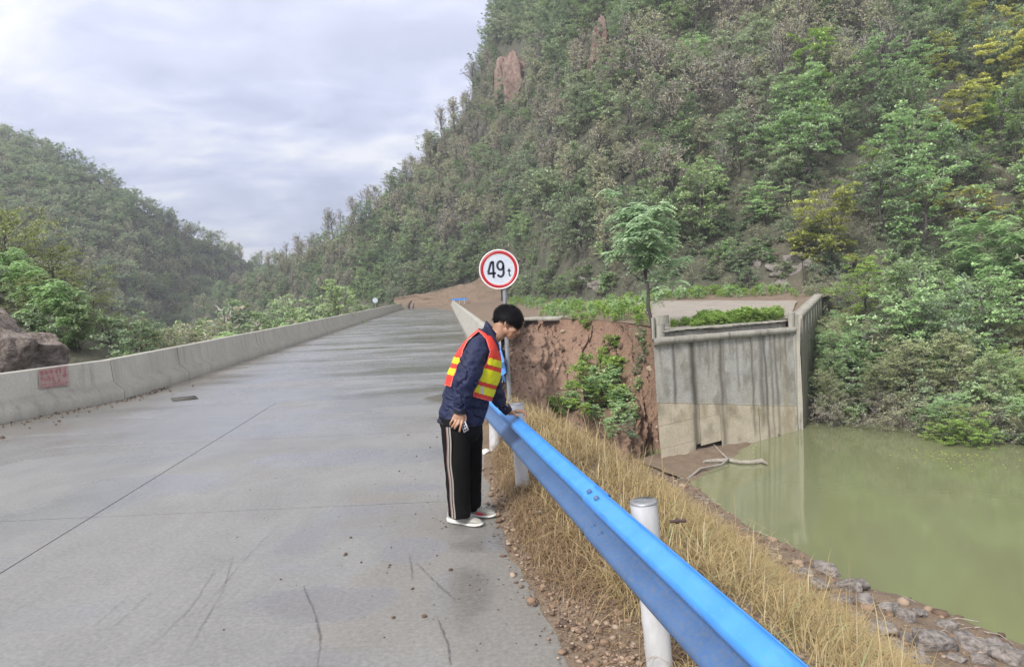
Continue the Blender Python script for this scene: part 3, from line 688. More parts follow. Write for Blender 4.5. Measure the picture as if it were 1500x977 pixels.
block('cheek_post', [wb(-.08, .05), wb(.10, .05), wb(.10, .35), wb(-.08, .35)], -.44, .42)
block('cheek_wall', [wb(.13, .15), wb(.62, .40), wb(.62, .75), wb(.13, .65)], -.44, .10, 'parapet_concrete')
block('cheek_cap', [wb(.08, .12), wb(.85, .5), wb(.85, .9), wb(.08, .68)], .103, .46)
block('pilaster', [wb(WID-.30, -.12), wb(WID+.22, -.12), wb(WID+.3, .7), wb(WID-.30, .7)], -.95, .10)
WR = AR+E1*.2; wd = np.array([5.2, 10.1]); wd /= np.linalg.norm(wd); wn = np.array([wd[1], -wd[0]])
b = Buf(); rings = []
for t in np.linspace(0, 11.4, 30):
    p = WR+wd*t; zt = .0+.062*t; o = lambda k: p+wn*k
    rings.append([[*o(.28), -8], [*o(.28), zt-.22], [*o(.36), zt-.2], [*o(.36), zt], [*o(-.12), zt], [*o(-.12), -8]])
loft(b, rings); ob('wing_wall', rel(b, AO), M['old_concrete'], ab)
for t in np.linspace(.6, 10.8, 8):
    b = Buf(); p = WR+wd*t+wn*.28; box(b, (p[0], p[1], -.85+.062*t), (.06, .35, 1.1), rz=-math.atan2(wd[0], wd[1])); ob('wall_rib', rel(b, AO), M['old_concrete'], ab)
b = Buf(); w2 = lambda u, o: tuple(AL+E1*u+NO*o); prism(b, [w2(WID-.02, .01), tuple(AR+E1*.10+wn*.10), tuple(AR+wd*1.2+wn*.3), w2(WID-.1, -.5)], -8, -.96); ob('corner_pier', rel(b, AO), M['old_concrete'], ab)
# concrete surface of the old road
Pq = []
for v in np.linspace(0, 1, 20):
    row = []
    for u in np.linspace(0, 1, 40):
        f1 = AL+E1*(.5+(WID-.6)*u)+BK*1.25; bk = np.array([9.0, 55.0])*(1-u)+np.array([18.0, 47.2])*u
        p = f1*(1-v)+bk*v; row.append([p[0], p[1], max(float(flat_z(p[0]/p[1], p[1]))+.05, -.16-.1*u)+.02*v])
    Pq.append(row)
ob('road_surface', rel(grid(np.array(Pq)), AO), M['old_pavement'], ab)
# mud apron at the wall foot and the silt ramp
P = []
for t in np.linspace(0, 1, 40):
    row = []
    for s_ in np.linspace(0, 1, 26):
        u = -1.2+8.6*t; top = np.interp(u, [-1.2, 0, 1.5, 3, 4.3, 5.8, 7.4], [-5.15, -5.2, -5.25, -5.25, -5.28, -5.38, -5.75]); o = -.3+s_*np.interp(t, [0, .2, .6, 1], [4.2, 3.4, 1.9, .6]);
        z = top+(-5.85-top)*np.clip(s_, 0, 1)**1.3+.18*(fbm(u*2, o*2, 44, 4)-.5); row.append(wp(u, z, o))
    P.append(row)
tag(ob('silt_apron', grid(np.array(P), flip=True), M['bank_soil'], smooth=False), kind='structure')
# ================================================================== vegetation: prototypes
def grow(seed, H, th, r0, nl, n2, n3, spread, up, bend=.12, l2=.55, l3=.5, kd=(6, 4, 3), top=1.0, zmin=.2, lean=0):
    """returns (trunk buffer, list of twig polylines)"""
    rg = np.random.RandomState(seed); tb = Buf(); twigs = []; limbs = []
    n = 8; t = np.linspace(0, 1, n); dx = np.cumsum(rg.normal(0, bend*H/n, n))*(t > 0); dy = np.cumsum(rg.normal(0, bend*H/n, n))*(t > 0)
    trunk = np.c_[dx+lean*t*H, dy, t*H*.86]; tube(tb, trunk, r0*(1-.8*t)+.01, kd[0])
    def along(p, u): i = u*(len(p)-1); k = min(int(i), len(p)-2); return p[k]+(p[k+1]-p[k])*(i-k)
    for i in range(nl):
        u = th+(1-th)*(i+rg.uniform(0, .8))/nl; u = min(u, .98); s = along(trunk, u)
        az_ = i*2.4+rg.uniform(-.5, .5); e_ = up+rg.uniform(-.25, .25)+.5*(u-th); Lb = H*spread*(1.15-.75*abs(u-.55)*top)*rg.uniform(.7, 1.1)
        d = np.array([math.cos(az_)*math.cos(e_), math.sin(az_)*math.cos(e_), math.sin(e_)])
        m = 5; p = [s]
        for k in range(m): d = d+rg.normal(0, .14, 3)+[0, 0, .05]; d /= np.linalg.norm(d); p.append(p[-1]+d*Lb/m)
        p = np.array(p); rb = r0*(1-.75*u)*.5; tube(tb, p, np.linspace(rb, rb*.3, len(p)), kd[1], cap=False); limbs.append(p)
        for j in range(n2):
            v = .25+.75*(j+rg.uniform(0, .9))/n2; v = min(v, 1); s2 = along(p, v); d2 = d*.6+rg.normal(0, .55, 3)+[0, 0, .25]; d2 /= np.linalg.norm(d2); L2 = Lb*l2*rg.uniform(.6, 1.1)*(1.2-.5*v)
            q = [s2]
            for k in range(3): d2 = d2+rg.normal(0, .2, 3); d2 /= np.linalg.norm(d2); q.append(q[-1]+d2*L2/3)
            q = np.array(q); tube(tb, q, np.linspace(rb*.4, rb*.15, 4)+.003, 3, cap=False)
            for k in range(n3):
                w_ = rg.uniform(.2, 1); s3 = along(q, w_); d3 = d2+rg.normal(0, .6, 3)+[0, 0, .15]; d3 /= np.linalg.norm(d3); L3 = L2*l3*rg.uniform(.6, 1.3)
                twigs.append(np.array([s3, s3+d3*L3*.5+rg.normal(0, .03*L3, 3), s3+d3*L3]))
    return tb, twigs, rg
def strips(b, twigs, w0, r=.5):
    """two crossed-free thin ribbons per twig"""
    T = np.array(twigs); n = len(T); d = T[:, 2]-T[:, 0]; d /= np.linalg.norm(d, axis=1)[:, None]+1e-9
    rg = np.random.RandomState(n); a = rg.normal(size=(n, 3)); s = np.cross(d, a); s /= np.linalg.norm(s, axis=1)[:, None]+1e-9; s *= w0
    V = np.stack([T[:, 0]-s, T[:, 0]+s, T[:, 1]-s*.7, T[:, 1]+s*.7, T[:, 2]], 1).reshape(-1, 3); i = np.arange(n)[:, None]*5
    b.add(V, np.concatenate([i+[[0, 1, 3]], i+[[0, 3, 2]], i+[[2, 3, 4]]]), r)
def leaves(b, C, size, rg, flatten=.6, asp=.55, rnd=None, droop=0.0):
    """diamond leaves at points C"""
    n = len(C); u = rg.normal(size=(n, 3)); u[:, 2] = u[:, 2]*.5-droop; u /= np.linalg.norm(u, axis=1)[:, None]
    a = rg.normal(size=(n, 3))*(1-flatten)+np.array([0, 0, flatten*1.5]); v = np.cross(a, u); v /= np.linalg.norm(v, axis=1)[:, None]+1e-9
    s = (size*rg.uniform(.65, 1.3, n))[:, None]; V = np.stack([C-u*s*.5, C+v*s*asp*.5, C+u*s*.5, C-v*s*asp*.5], 1).reshape(-1, 3)
    F = np.arange(n)[:, None]*4+np.arange(4)[None]; b.add(V, F, rg.uniform(size=n) if rnd is None else rnd)
def leafpts(twigs, per, sg, rg, lo=.25):
    T = np.array(twigs); k = np.repeat(np.arange(len(T)), per); t = rg.uniform(lo, 1.05, len(k))[:, None]
    return T[k, 0]+(T[k, 2]-T[k, 0])*t+rg.normal(0, sg, (len(k), 3)), k
def two_tone(k, rg): 
    base = rg.uniform(0, 1, k.max()+1)[k]; return np.clip(base*.6+rg.uniform(0, .4, len(k)), 0, 1)
PROTO = {}
def proto(key, name, tb, cb, mcrown, extra=None):
    """mesh data for trunk, crown and (for masses) both joined"""
    tm = tb.mesh(name+'_trunk', M['bark']); cm = cb.mesh(name+'_crown', mcrown if isinstance(mcrown, list) else [mcrown], mi=extra)
    jb = Buf(); mi = []
    n_t = [len(x) for x in tb.f3]+[0]; 
    for buf in (tb, cb):
        off_ = jb.n; jb.v += buf.v; jb.f3 += [x+off_ for x in buf.f3]; jb.f4 += [x+off_ for x in buf.f4]; jb.r3 += buf.r3; jb.r4 += buf.r4; jb.n += buf.n
    c3 = sum(len(x) for x in cb.f3); c4 = sum(len(x) for x in cb.f4); t3 = sum(len(x) for x in tb.f3); t4 = sum(len(x) for x in tb.f4)
    ex = np.zeros(c3+c4, int) if extra is None else np.asarray(extra)
    mi = np.concatenate([np.zeros(t3), 1+ex[:c3], np.zeros(t4), 1+ex[c3:]]).astype(int)
    jm = jb.mesh(name+'_whole', [M['bark']]+(mcrown if isinstance(mcrown, list) else [mcrown]), mi=mi)
    PROTO[key] = (tm, cm, jm, name)
def pads(tws, npad, per, rad, thick, rg):
    T = np.array(tws); idx = rg.choice(len(T), min(npad, len(T)), replace=False); c = T[idx, 0]+(T[idx, 2]-T[idx, 0])*rg.uniform(.6, 1.1, (len(idx), 1))
    k = np.repeat(np.arange(len(idx)), per); r = rad*np.sqrt(rg.uniform(0, 1, len(k)))*rg.uniform(.7, 1.2, len(idx))[k]; a = rg.uniform(0, 6.28, len(k))
    return c[k]+np.c_[r*np.cos(a), r*np.sin(a), rg.normal(0, thick, len(k))-.25*r], k
def mk_tree(key, name, seed, H, leafm, npad, per, ls, rad, thick=.09, nl=11, n2=6, n3=4, spread=.56, up=.45, th=.15, r0=.14, tw=.02, flatten=.75, asp=.62, sparse=0, **k):
    tb, tws, rg = grow(seed, H, th, r0, nl, n2, n3, spread, up, **k); cb = Buf(); strips(cb, tws, tw)
    nt3 = sum(len(x) for x in cb.f3)
    C, kk = pads(tws, npad, per, rad, thick, rg)
    if sparse: C2, k2 = leafpts(tws, sparse, .12, rg); C = np.concatenate([C, C2]); kk = np.concatenate([kk, k2])
    leaves(cb, C, ls, rg, flatten, asp, rnd=two_tone(kk, rg))
    extra = np.concatenate([np.zeros(nt3), np.ones(len(C))]).astype(int)
    proto(key, name, tb, cb, [M['twig'], M[leafm]], extra)
for i in range(2):
    mk_tree(f'bare{i}', 'bare_tree', 100+i, 7.5, 'leaf_olive', 120, 10, .26, .34, .10, nl=12, n2=6, n3=5, spread=.44, up=.95, th=.38, tw=.026, r0=.20, flatten=.5)
    mk_tree(f'brown{i}', 'bare_tree', 120+i, 7.0, 'leaf_brown', 90, 9, .22, .32, .12, nl=13, n2=6, n3=6, spread=.42, up=1.0, th=.40, tw=.028, r0=.20, flatten=.4)
    mk_tree(f'green{i}', 'leafy_tree', 140+i, 6.5, 'leaf_green', 110, 26, .30, .46, .09)
    mk_tree(f'dark{i}', 'leafy_tree', 160+i, 6.5, 'leaf_dark', 130, 26, .30, .46, .10, up=.4, th=.12)
    mk_tree(f'blue{i}', 'leafy_tree', 180+i, 6.5, 'leaf_blue', 110, 25, .30, .46, .10, up=.4)
mk_tree('twigs', 'bare_tree', 200, 8.5, 'leaf_brown', 40, 6, .18, .3, .12, nl=12, n2=6, n3=7, spread=.40, up=1.05, th=.36, tw=.03, r0=.22)
mk_tree('yellow', 'leafy_tree', 210, 6.0, 'leaf_yellow', 170, 30, .29, .46, .06, spread=.56, up=.3, flatten=.9)
mk_tree('lime', 'leafy_tree', 220, 5.0, 'leaf_lime', 80, 24, .26, .40, .05, nl=10, n2=6, spread=.55, up=.4, th=.12, flatten=.9)
mk_tree('softgreen', 'leafy_tree', 230, 6.0, 'leaf_soft', 120, 28, .26, .48, .06, spread=.56, up=.3, flatten=.85)
SH = dict(nl=10, n2=4, n3=4, spread=.6, th=.02, r0=.03)
mk_tree('shrub', 'shrub', 240, 2.2, 'leaf_green', 60, 18, .20, .24, .06, up=.5, tw=.012, **SH)
mk_tree('shrub_dark', 'shrub', 250, 2.2, 'leaf_dark', 60, 18, .20, .24, .06, up=.5, tw=.012, **SH)
mk_tree('shrub_olive', 'shrub', 260, 2.2, 'leaf_olive', 50, 12, .15, .24, .08, up=.6, tw=.014, **SH)
SH.update(n3=7, spread=.55)
mk_tree('shrub_brown', 'shrub', 270, 2.4, 'leaf_brown', 40, 8, .13, .2, .1, up=.7, tw=.014, **SH)
WD = dict(nl=12, n2=4, n3=3, spread=.7, up=.6, th=.02, r0=.012, tw=.004, flatten=.9)
mk_tree('weeds', 'weed_clump', 280, 1.0, 'leaf_lime', 90, 12, .12, .13, .02, **WD)
mk_tree('weeds_green', 'weed_clump', 290, 1.0, 'leaf_soft', 90, 12, .12, .13, .02, **WD)
# near trees with finer leaves
NR = dict(nl=14, n2=7, n3=6, th=.12, r0=.10)
mk_tree('near_soft', 'leafy_tree', 300, 6.5, 'leaf_soft', 300, 34, .15, .30, .05, spread=.46, up=.5, tw=.010, **NR)
mk_tree('near_lime', 'leafy_tree', 340, 6.5, 'leaf_lime', 280, 28, .15, .30, .05, spread=.46, up=.45, tw=.010, **NR)
mk_tree('near_olive', 'leafy_tree', 310, 6.5, 'leaf_olive_green', 300, 26, .13, .28, .06, spread=.46, up=.6, tw=.012, flatten=.5, **NR)
mk_tree('near_green', 'leafy_tree', 320, 6.5, 'leaf_green', 300, 34, .15, .30, .05, spread=.46, up=.5, tw=.010, **NR)
mk_tree('near_yellowgreen', 'leafy_tree', 330, 6.5, 'leaf_mossy', 250, 28, .13, .28, .05, spread=.46, up=.45, tw=.012, **NR)
# compound-leaved tree: fronds of paired drooping leaflets
def frond_tree(key, name, seed, H, th, leafm, nf=9, fl=.55, lf=.16, nl=9, n2=4, r0=.06, spread=.33, lean=0, up=.45):
    tb, tws, rg = grow(seed, H, th, r0, nl, n2, 2, spread, up, lean=lean, kd=(6, 4, 3)); cb = Buf(); C = []; U = []; rn = []
    for tw_ in tws:
        for _ in range(nf):
            o = tw_[0]+(tw_[2]-tw_[0])*rg.uniform(.3, 1.0); a_ = rg.uniform(0, 6.28); e_ = rg.uniform(-.1, .7); d = np.array([math.cos(a_)*math.cos(e_), math.sin(a_)*math.cos(e_), math.sin(e_)])
            t_ = rg.uniform(.2, 1); side = np.cross(d, [0, 0, 1.]); side /= np.linalg.norm(side); Lf = fl*rg.uniform(.7, 1.2)
            pts = [o+d*Lf*s_+np.array([0, 0, -.9*Lf*s_*s_*.6]) for s_ in np.linspace(.15, 1, 8)]
            for q in pts:
                for sg_ in (-1, 1): C.append(q+side*sg_*lf*.45); U.append(side*sg_*.9+d*.35+np.array([0, 0, -.35])); rn.append(np.clip(t_+rg.uniform(-.15, .15), 0, 1))
    C = np.array(C); U = np.array(U); U /= np.linalg.norm(U, axis=1)[:, None]; n = len(C); nn = np.array([0, 0, 1.])+rg.normal(0, .25, (n, 3)); V_ = np.cross(nn, U); V_ /= np.linalg.norm(V_, axis=1)[:, None]
    V = np.stack([C-U*lf*.5, C+V_*lf*.2, C+U*lf*.5, C-V_*lf*.2], 1).reshape(-1, 3); cb.add(V, np.arange(n)[:, None]*4+np.arange(4)[None], np.array(rn))
    proto(key, name, tb, cb, M[leafm])
frond_tree('frond', 'compound_leaved_tree', 404, 6.2, .42, 'leaf_pale', r0=.085, lean=-.03, nl=12, n2=5, nf=9, spread=.27, up=.55, lf=.19)
frond_tree('frond_big', 'compound_leaved_tree', 410, 7.0, .30, 'leaf_soft', nf=8, fl=.7, lf=.2, nl=12, n2=5, spread=.42, up=.3)
frond_tree('frond_shrub', 'compound_leaved_shrub', 420, 2.6, .05, 'leaf_soft', nf=6, fl=.5, lf=.16, nl=11, n2=4, spread=.5, r0=.03)

PH = {k: max(v.co[2] for v in PROTO[k][2].vertices) for k in PROTO}
PINFO = []
def plant(key, loc, h, label, cat, group=None, rz=None, wide=1.0, rng=np.random.RandomState(77), tilt=0.0):
    tm, cm, jm, nm = PROTO[key]; s = h/PH[key]; rz = rng.uniform(0, 6.28) if rz is None else rz
    e = empty(nm, tuple(loc), label, cat, group); e.scale = (s*wide, s*wide, s); e.rotation_euler = (rng.normal(0, .04)+tilt, rng.normal(0, .04), rz)
    t = link('trunk' if 'tree' in nm else 'stems', tm, e); c = link('crown' if 'tree' in nm else 'leaves', cm, e)
    return e
def hit(px, py, zf, d0, d1, n=600):
    D = np.linspace(d0, d1, n); p0 = at(px, py, 1.0); a = p0[0]; e = p0[2]-CAMH; z = zf(a, D); ray = CAMH+e*D; k = np.argmax(ray < z)
    if not (ray < z).any(): return None
    return np.array([a*D[k], D[k], z[k]])

# ------------------------------------------------------------------ masses (geometry-nodes scatter of a whole plant mesh)
def scatter(name, key, pts, hs, rot, label, wide=None, cat=None):
    src = bpy.data.objects.new(name+'_source', PROTO[key][2])       # never linked: only its mesh is instanced
    me = bpy.data.meshes.new(name); n = len(pts); me.vertices.add(n); me.vertices.foreach_set('co', np.asarray(pts, np.float32).ravel())
    a = me.attributes.new('sc', 'FLOAT', 'POINT'); a.data.foreach_set('value', (np.asarray(hs)/PH[key]).astype(np.float32))
    a = me.attributes.new('rz', 'FLOAT', 'POINT'); a.data.foreach_set('value', np.asarray(rot, np.float32))
    o = link(name, me); tag(o, label, None, kind='stuff')
    ng = bpy.data.node_groups.new(name, 'GeometryNodeTree'); ng.interface.new_socket('Geometry', in_out='INPUT', socket_type='NodeSocketGeometry'); ng.interface.new_socket('Geometry', in_out='OUTPUT', socket_type='NodeSocketGeometry')
    gi = ng.nodes.new('NodeGroupInput'); go = ng.nodes.new('NodeGroupOutput'); mp_ = ng.nodes.new('GeometryNodeMeshToPoints'); ip = ng.nodes.new('GeometryNodeInstanceOnPoints'); oi = ng.nodes.new('GeometryNodeObjectInfo'); oi.inputs[0].default_value = src; oi.inputs['As Instance'].default_value = True
    s1 = ng.nodes.new('GeometryNodeInputNamedAttribute'); s1.data_type = 'FLOAT'; s1.inputs[0].default_value = 'sc'
    s2 = ng.nodes.new('GeometryNodeInputNamedAttribute'); s2.data_type = 'FLOAT'; s2.inputs[0].default_value = 'rz'
    cx = ng.nodes.new('ShaderNodeCombineXYZ'); lk = ng.links.new
    lk(gi.outputs[0], mp_.inputs[0]); lk(mp_.outputs[0], ip.inputs['Points']); lk(oi.outputs['Geometry'], ip.inputs['Instance'])
    lk(s2.outputs[0], cx.inputs[2]); lk(cx.outputs[0], ip.inputs['Rotation']); lk(s1.outputs[0], ip.inputs['Scale']); lk(ip.outputs[0], go.inputs[0])
    m = o.modifiers.new('scatter', 'NODES'); m.node_group = ng
    return o
RG = np.random.RandomState(2024)
def polar_pts(a0, a1, D0f, D1f, sp, zf, jit=.45):
    out = []; Dm = 60.0; D = D0f
    while D < D1f:
        st = sp(D); na = int((a1-a0)*D/st); aa = a0+(np.arange(na)+RG.uniform(-jit, jit, na)+.5*(int(D/st) % 2))/max(na, 1)*(a1-a0); dd = D+RG.uniform(-jit, jit, na)*st
        out.append(np.c_[aa, dd]); D += st
    return np.concatenate(out)
# right mountain: candidates
cand = polar_pts(-.52, .80, 40, 260, lambda D: 2.6+D*.004, hill_z)
D0 = np.interp(cand[:, 0], HB['a'], HB['D']); e_ = np.interp(cand[:, 0], HB['a'], HB['e']); s_ = np.interp(cand[:, 0], HB['a'], HB['s']); z0_ = np.interp(cand[:, 0], HB['a'], HB['z'])
Dr = (s_*np.where(cand[:, 0] > .388, 56, D0)+1.7-z0_)/(s_-e_)
mk = (cand[:, 1] > D0+2.5) & (cand[:, 1] < Dr+6); cand = cand[mk]
z = hill_z(cand[:, 0], cand[:, 1]); XY = np.c_[cand[:, 0]*cand[:, 1], cand[:, 1]]
W3 = np.c_[XY, z]
q = (W3-[0, 0, CAMH]) @ CI.T; PXY = np.c_[750+FPX*q[:, 0]/-q[:, 2], 488.5-FPX*q[:, 1]/-q[:, 2]]
keep = (PXY[:, 1] > -140) & (PXY[:, 0] > 180) & (PXY[:, 0] < 1640); W3 = W3[keep]; PXY = PXY[keep]
# keep-clear zones seen in the photo: red cliff columns, grey scree beside the old road, cutting
def inbox(P, x0, y0, x1, y1): return (P[:, 0] > x0) & (P[:, 0] < x1) & (P[:, 1] > y0) & (P[:, 1] < y1)
clear = inbox(PXY, 732, 70, 775, 150) | inbox(PXY, 868, 35, 895, 118) | inbox(PXY, 1110, 360, 1190, 425) | inbox(PXY, 850, 408, 900, 440) | ((PXY[:, 1] > 402+(740-PXY[:, 0])*.18) & (PXY[:, 0] > 598) & (PXY[:, 0] < 748))
for bx, by, ty in [(1222, 402, 262), (1188, 372, 300), (1268, 300, 205), (1412, 205, 108), (1478, 95, 5), (1435, 262, 200), (1425, 330, 266), (1365, 312, 255), (1440, 436, 308), (1492, 452, 322), (1330, 470, 372), (1395, 505, 410), (1262, 478, 365), (1240, 560, 470), (1020, 110, 45), (925, 58, 20), (960, 80, 30), (1040, 305, 225), (1120, 330, 262), (800, 440, 385), (850, 436, 375)]:
    hw = (by-ty)*.42; clear |= inbox(PXY, bx-hw, ty+(by-ty)*.30, bx+hw, by+(by-ty)*.45)
W3 = W3[~clear]; PXY = PXY[~clear]
def kinds_for(P, W):
    n = len(P); x, y = P[:, 0], P[:, 1]; u = RG.uniform(size=n); f1 = fbm(W[:, 0]*.06, W[:, 2]*.09+W[:, 1]*.02, 301, 3); f2 = fbm(W[:, 0]*.05+40, W[:, 2]*.08+W[:, 1]*.02, 302, 3)
    skyline = np.interp(x, [350, 430, 500, 560, 620, 700, 720, 750, 1700], [380, 370, 322, 270, 210, 130, 60, 0, -200])
    k = []
    for i in range(n):
        X, Y = x[i], y[i]; r = u[i]
        if X < 760 and Y > 385-.12*(X-560) and X > 520 : w_ = dict(dark=.5, green=.35, blue=.15)
        elif X < 470 and Y > 400: w_ = dict(dark=.4, green=.2, bare=.2, brown=.2)
        elif X < 760 and Y < skyline[i]+34: w_ = dict(twigs=.45, brown=.3, bare=.25) if X < 700 else dict(blue=.6, dark=.4)
        elif X < 1000 and Y < 110-.1*(X-700): w_ = dict(blue=.5, dark=.35, green=.15)
        elif X > 1000 and Y < 150 and X < 1330: w_ = dict(brown=.28, bare=.38, blue=.2, twigs=.08, dark=.06)
        elif X >= 1330 and Y < 120: w_ = dict(blue=.45, green=.2, dark=.15, yellow=.12, bare=.08)
        elif X > 1120: w_ = dict(green=.26, softgreen=.26, dark=.15, blue=.12, lime=.06, yellow=.07, bare=.08)
        elif X > 760 and Y > 330+.15*(X-800): w_ = dict(dark=.30, green=.30, softgreen=.18, blue=.1, bare=.12)
        elif X > 900 and Y > 200: w_ = dict(bare=.34, green=.20, blue=.18, brown=.16, dark=.12)
        else: w_ = dict(bare=.44, brown=.26, twigs=.06, blue=.08, dark=.08, green=.08)
        ks = list(w_); pr = np.array([w_[q_] for q_ in ks])
        if ks[0] in ('bare', 'brown'):   # patches
            if f1[i] > .60: pr[[j for j, q_ in enumerate(ks) if q_ in ('green', 'blue', 'dark')]] *= 4
            if f2[i] > .55: pr[[j for j, q_ in enumerate(ks) if q_ == 'brown']] *= 3
        pr = np.cumsum(pr/pr.sum()); k.append(ks[int(np.searchsorted(pr, r))])
    return np.array(k)
KD = kinds_for(PXY, W3)
HT = RG.uniform(5.2, 8.6, len(KD)); HT[KD == 'twigs'] += .6
low = PXY[:, 1] > 410; HT[low & (PXY[:, 0] < 1180)] *= .75
HT[(PXY[:, 0] < 780)] *= .92
size = HT/np.maximum(W3[:, 1], 1); inv = (PXY[:, 0] > 340) & (PXY[:, 0] < 1540) & (PXY[:, 1] > 12)
order = np.argsort(-(size*inv)); nind = 290; ind = np.zeros(len(KD), bool); ind[order[:nind]] = True
LOOK = dict(bare='sparse grey-olive tree', brown='nearly bare brown tree', green='mid green leafy tree', dark='dark green dense tree', blue='dull blue-green tree', yellow='yellow-green autumn tree', softgreen='fresh soft green tree', lime='lime green tree', twigs='leafless twiggy tree')
MARKS = [(745, 65, 'the skyline above the red cliff'), (755, 110, 'the red cliff column'), (881, 70, 'the pink rock spire'), (925, 40, 'the lime tree by the spire'), (1020, 75, 'the pale spreading tree on the upper slope'), (1100, 85, 'the grey-green tree at the upper centre'), (1305, 80, 'the dark forked bare tree'), (1412, 155, 'the broad golden tree'), (1478, 50, 'the yellow-green tree in the top corner'), (1268, 250, 'the bright lime tree'), (1222, 330, 'the ochre autumn tree'), (1425, 295, 'the low spreading yellow tree'), (1440, 370, 'the compound-leaved tree'), (1330, 420, 'the pale green spreading tree'), (1150, 390, 'the grey scree patch'), (1055, 450, 'the old abutment'), (950, 350, 'the pale sapling'), (731, 395, 'the weight limit sign'), (672, 436, 'the distant blue rail'), (549, 440, 'the distant round sign'), (620, 220, 'the skyline in the middle'), (520, 305, 'the lower skyline'), (430, 375, 'the notch between the mountains'), (1330, 560, 'the olive tree over the water'), (1425, 630, 'the lime bush over the water'), (1040, 260, 'the airy green tree on the mid slope'), (1120, 296, 'the bushy pale green tree'), (640, 340, 'the slope over the road end'), (840, 250, 'the middle of the grey slope'), (1200, 520, 'the wing wall')]
def where(X, Y):
    if X < 430: return 'at the left tail of the right mountain'
    if X < 560: h = ['on the mountain skyline', 'on the mid slope', 'low behind the parapet']; c = 'left of the road end'; k = 0 if Y < 350 else (1 if Y < 400 else 2)
    elif X < 700: h = ['near the skyline', 'on the mid slope', 'just above the red cutting']; c = 'above the far end of the road'; k = 0 if Y < 270 else (1 if Y < 370 else 2)
    elif X < 830: h = ['beside the red cliff', 'on the mid slope', 'low on the slope']; c = 'directly above the weight limit sign'; k = 0 if Y < 170 else (1 if Y < 330 else 2)
    elif X < 960: h = ['at the top of the slope', 'halfway up the slope', 'at the slope foot']; c = 'above the eroded red bank'; k = 0 if Y < 150 else (1 if Y < 320 else 2)
    elif X < 1200: h = ['high up the slope', 'halfway up the slope', 'near the old road']; c = 'straight above the old abutment'; k = 0 if Y < 160 else (1 if Y < 300 else 2)
    elif X < 1360: h = ['high on the slope', 'mid slope', 'low by the water']; c = 'right of the old abutment'; k = 0 if Y < 170 else (1 if Y < 330 else 2)
    else: h = ['near the top', 'halfway up', 'low by the water']; c = 'at the far right of the mountainside'; k = 0 if Y < 170 else (1 if Y < 330 else 2)
    return h[k]+' '+c
for i in np.where(ind)[0]:
    kd = KD[i]; key = kd+str(i % 2) if kd+'0' in PROTO else kd
    X_, Y_ = PXY[i]; Yc = Y_-HT[i]*.6/W3[i][1]*FPX; ld = [((X_-x_)**2+(Yc-y_)**2)**.5 for x_, y_, n_ in MARKS]; j_ = int(np.argmin(ld)); x_, y_, n_ = MARKS[j_]
    an_ = math.degrees(math.atan2(y_-Yc, X_-x_)) % 360; dr_ = ['right of', 'above and right of', 'above', 'above and left of', 'left of', 'below and left of', 'below', 'below and right of'][int((an_+22.5)//45) % 8]
    wd_ = ('close' if ld[j_] < 38 else ('some way' if ld[j_] < 75 else 'far'))
    lab = LOOK[kd]+' '+('close' if ld[j_] < 38 else ('some way' if ld[j_] < 75 else 'far'))+' '+dr_+' '+n_
    if len(lab.split()) > 16: lab = lab.replace(' some way', '').replace('sparse grey-olive', 'grey-olive').replace('nearly bare brown', 'bare brown')
    if len(lab.split()) > 16: lab = lab.replace(' tree on the', ' on the')
    plant(key, W3[i]-[0, 0, .15], HT[i], lab, 'tree', lab)
for kd in sorted(set(KD)):
    for j in range(2):
        key = kd+str(j) if kd+'0' in PROTO else kd
        if key == kd and j: continue
        sel = np.where((~ind) & (KD == kd) & ((np.arange(len(KD)) % 2 == j) | (key == kd)))[0]
        if len(sel): scatter('mountain_woodland', key, W3[sel]-[0, 0, .2], HT[sel], RG.uniform(0, 6.28, len(sel)), f'distant woodland of {LOOK[kd]}s on the right mountain')
# undergrowth on the right mountain
uc = polar_pts(-.52, .80, 30, 235, lambda D: 1.0+D*.0032, hill_z)
D0 = np.interp(uc[:, 0], HB['a'], HB['D']); e_ = np.interp(uc[:, 0], HB['a'], HB['e']); s_ = np.interp(uc[:, 0], HB['a'], HB['s']); z0_ = np.interp(uc[:, 0], HB['a'], HB['z'])
Dr = (s_*np.where(uc[:, 0] > .388, 56, D0)+1.7-z0_)/(s_-e_); uc = uc[(uc[:, 1] > D0+.1) & (uc[:, 1] < Dr+3)]
U3 = np.c_[uc[:, 0]*uc[:, 1], uc[:, 1], hill_z(uc[:, 0], uc[:, 1])]; q = (U3-[0, 0, CAMH]) @ CI.T; UP = np.c_[750+FPX*q[:, 0]/-q[:, 2], 488.5-FPX*q[:, 1]/-q[:, 2]]
m_ = (UP[:, 1] > -60) & (UP[:, 0] > 180) & (UP[:, 0] < 1600) & ~(inbox(UP, 732, 70, 775, 150) | inbox(UP, 868, 35, 895, 118) | inbox(UP, 1110, 368, 1190, 422) | inbox(UP, 860, 412, 895, 432) | ((UP[:, 1] > 404+(740-UP[:, 0])*.18) & (UP[:, 0] > 598) & (UP[:, 0] < 748))); U3 = U3[m_]; UP = UP[m_]
uk = np.array(['shrub', 'shrub_dark', 'shrub_olive', 'shrub_brown'])[np.clip((fbm(U3[:, 0]*.12, U3[:, 2]*.15, 311, 2)*5.2-.6+RG.normal(0, .6, len(U3))).astype(int), 0, 3)]
for kk, nm in (('shrub', 'green'), ('shrub_dark', 'dark green'), ('shrub_olive', 'grey-olive'), ('shrub_brown', 'twiggy brown')):
    s_ = uk == kk; scatter('undergrowth', kk, U3[s_]-[0, 0, .15], RG.uniform(1.1, 2.7, s_.sum())*(1+.25*(U3[s_][:, 1] > 95))*(.75 if kk in ('shrub_olive', 'shrub_brown') else 1), RG.uniform(0, 6.28, s_.sum()), f'{nm} undergrowth covering the right mountainside')
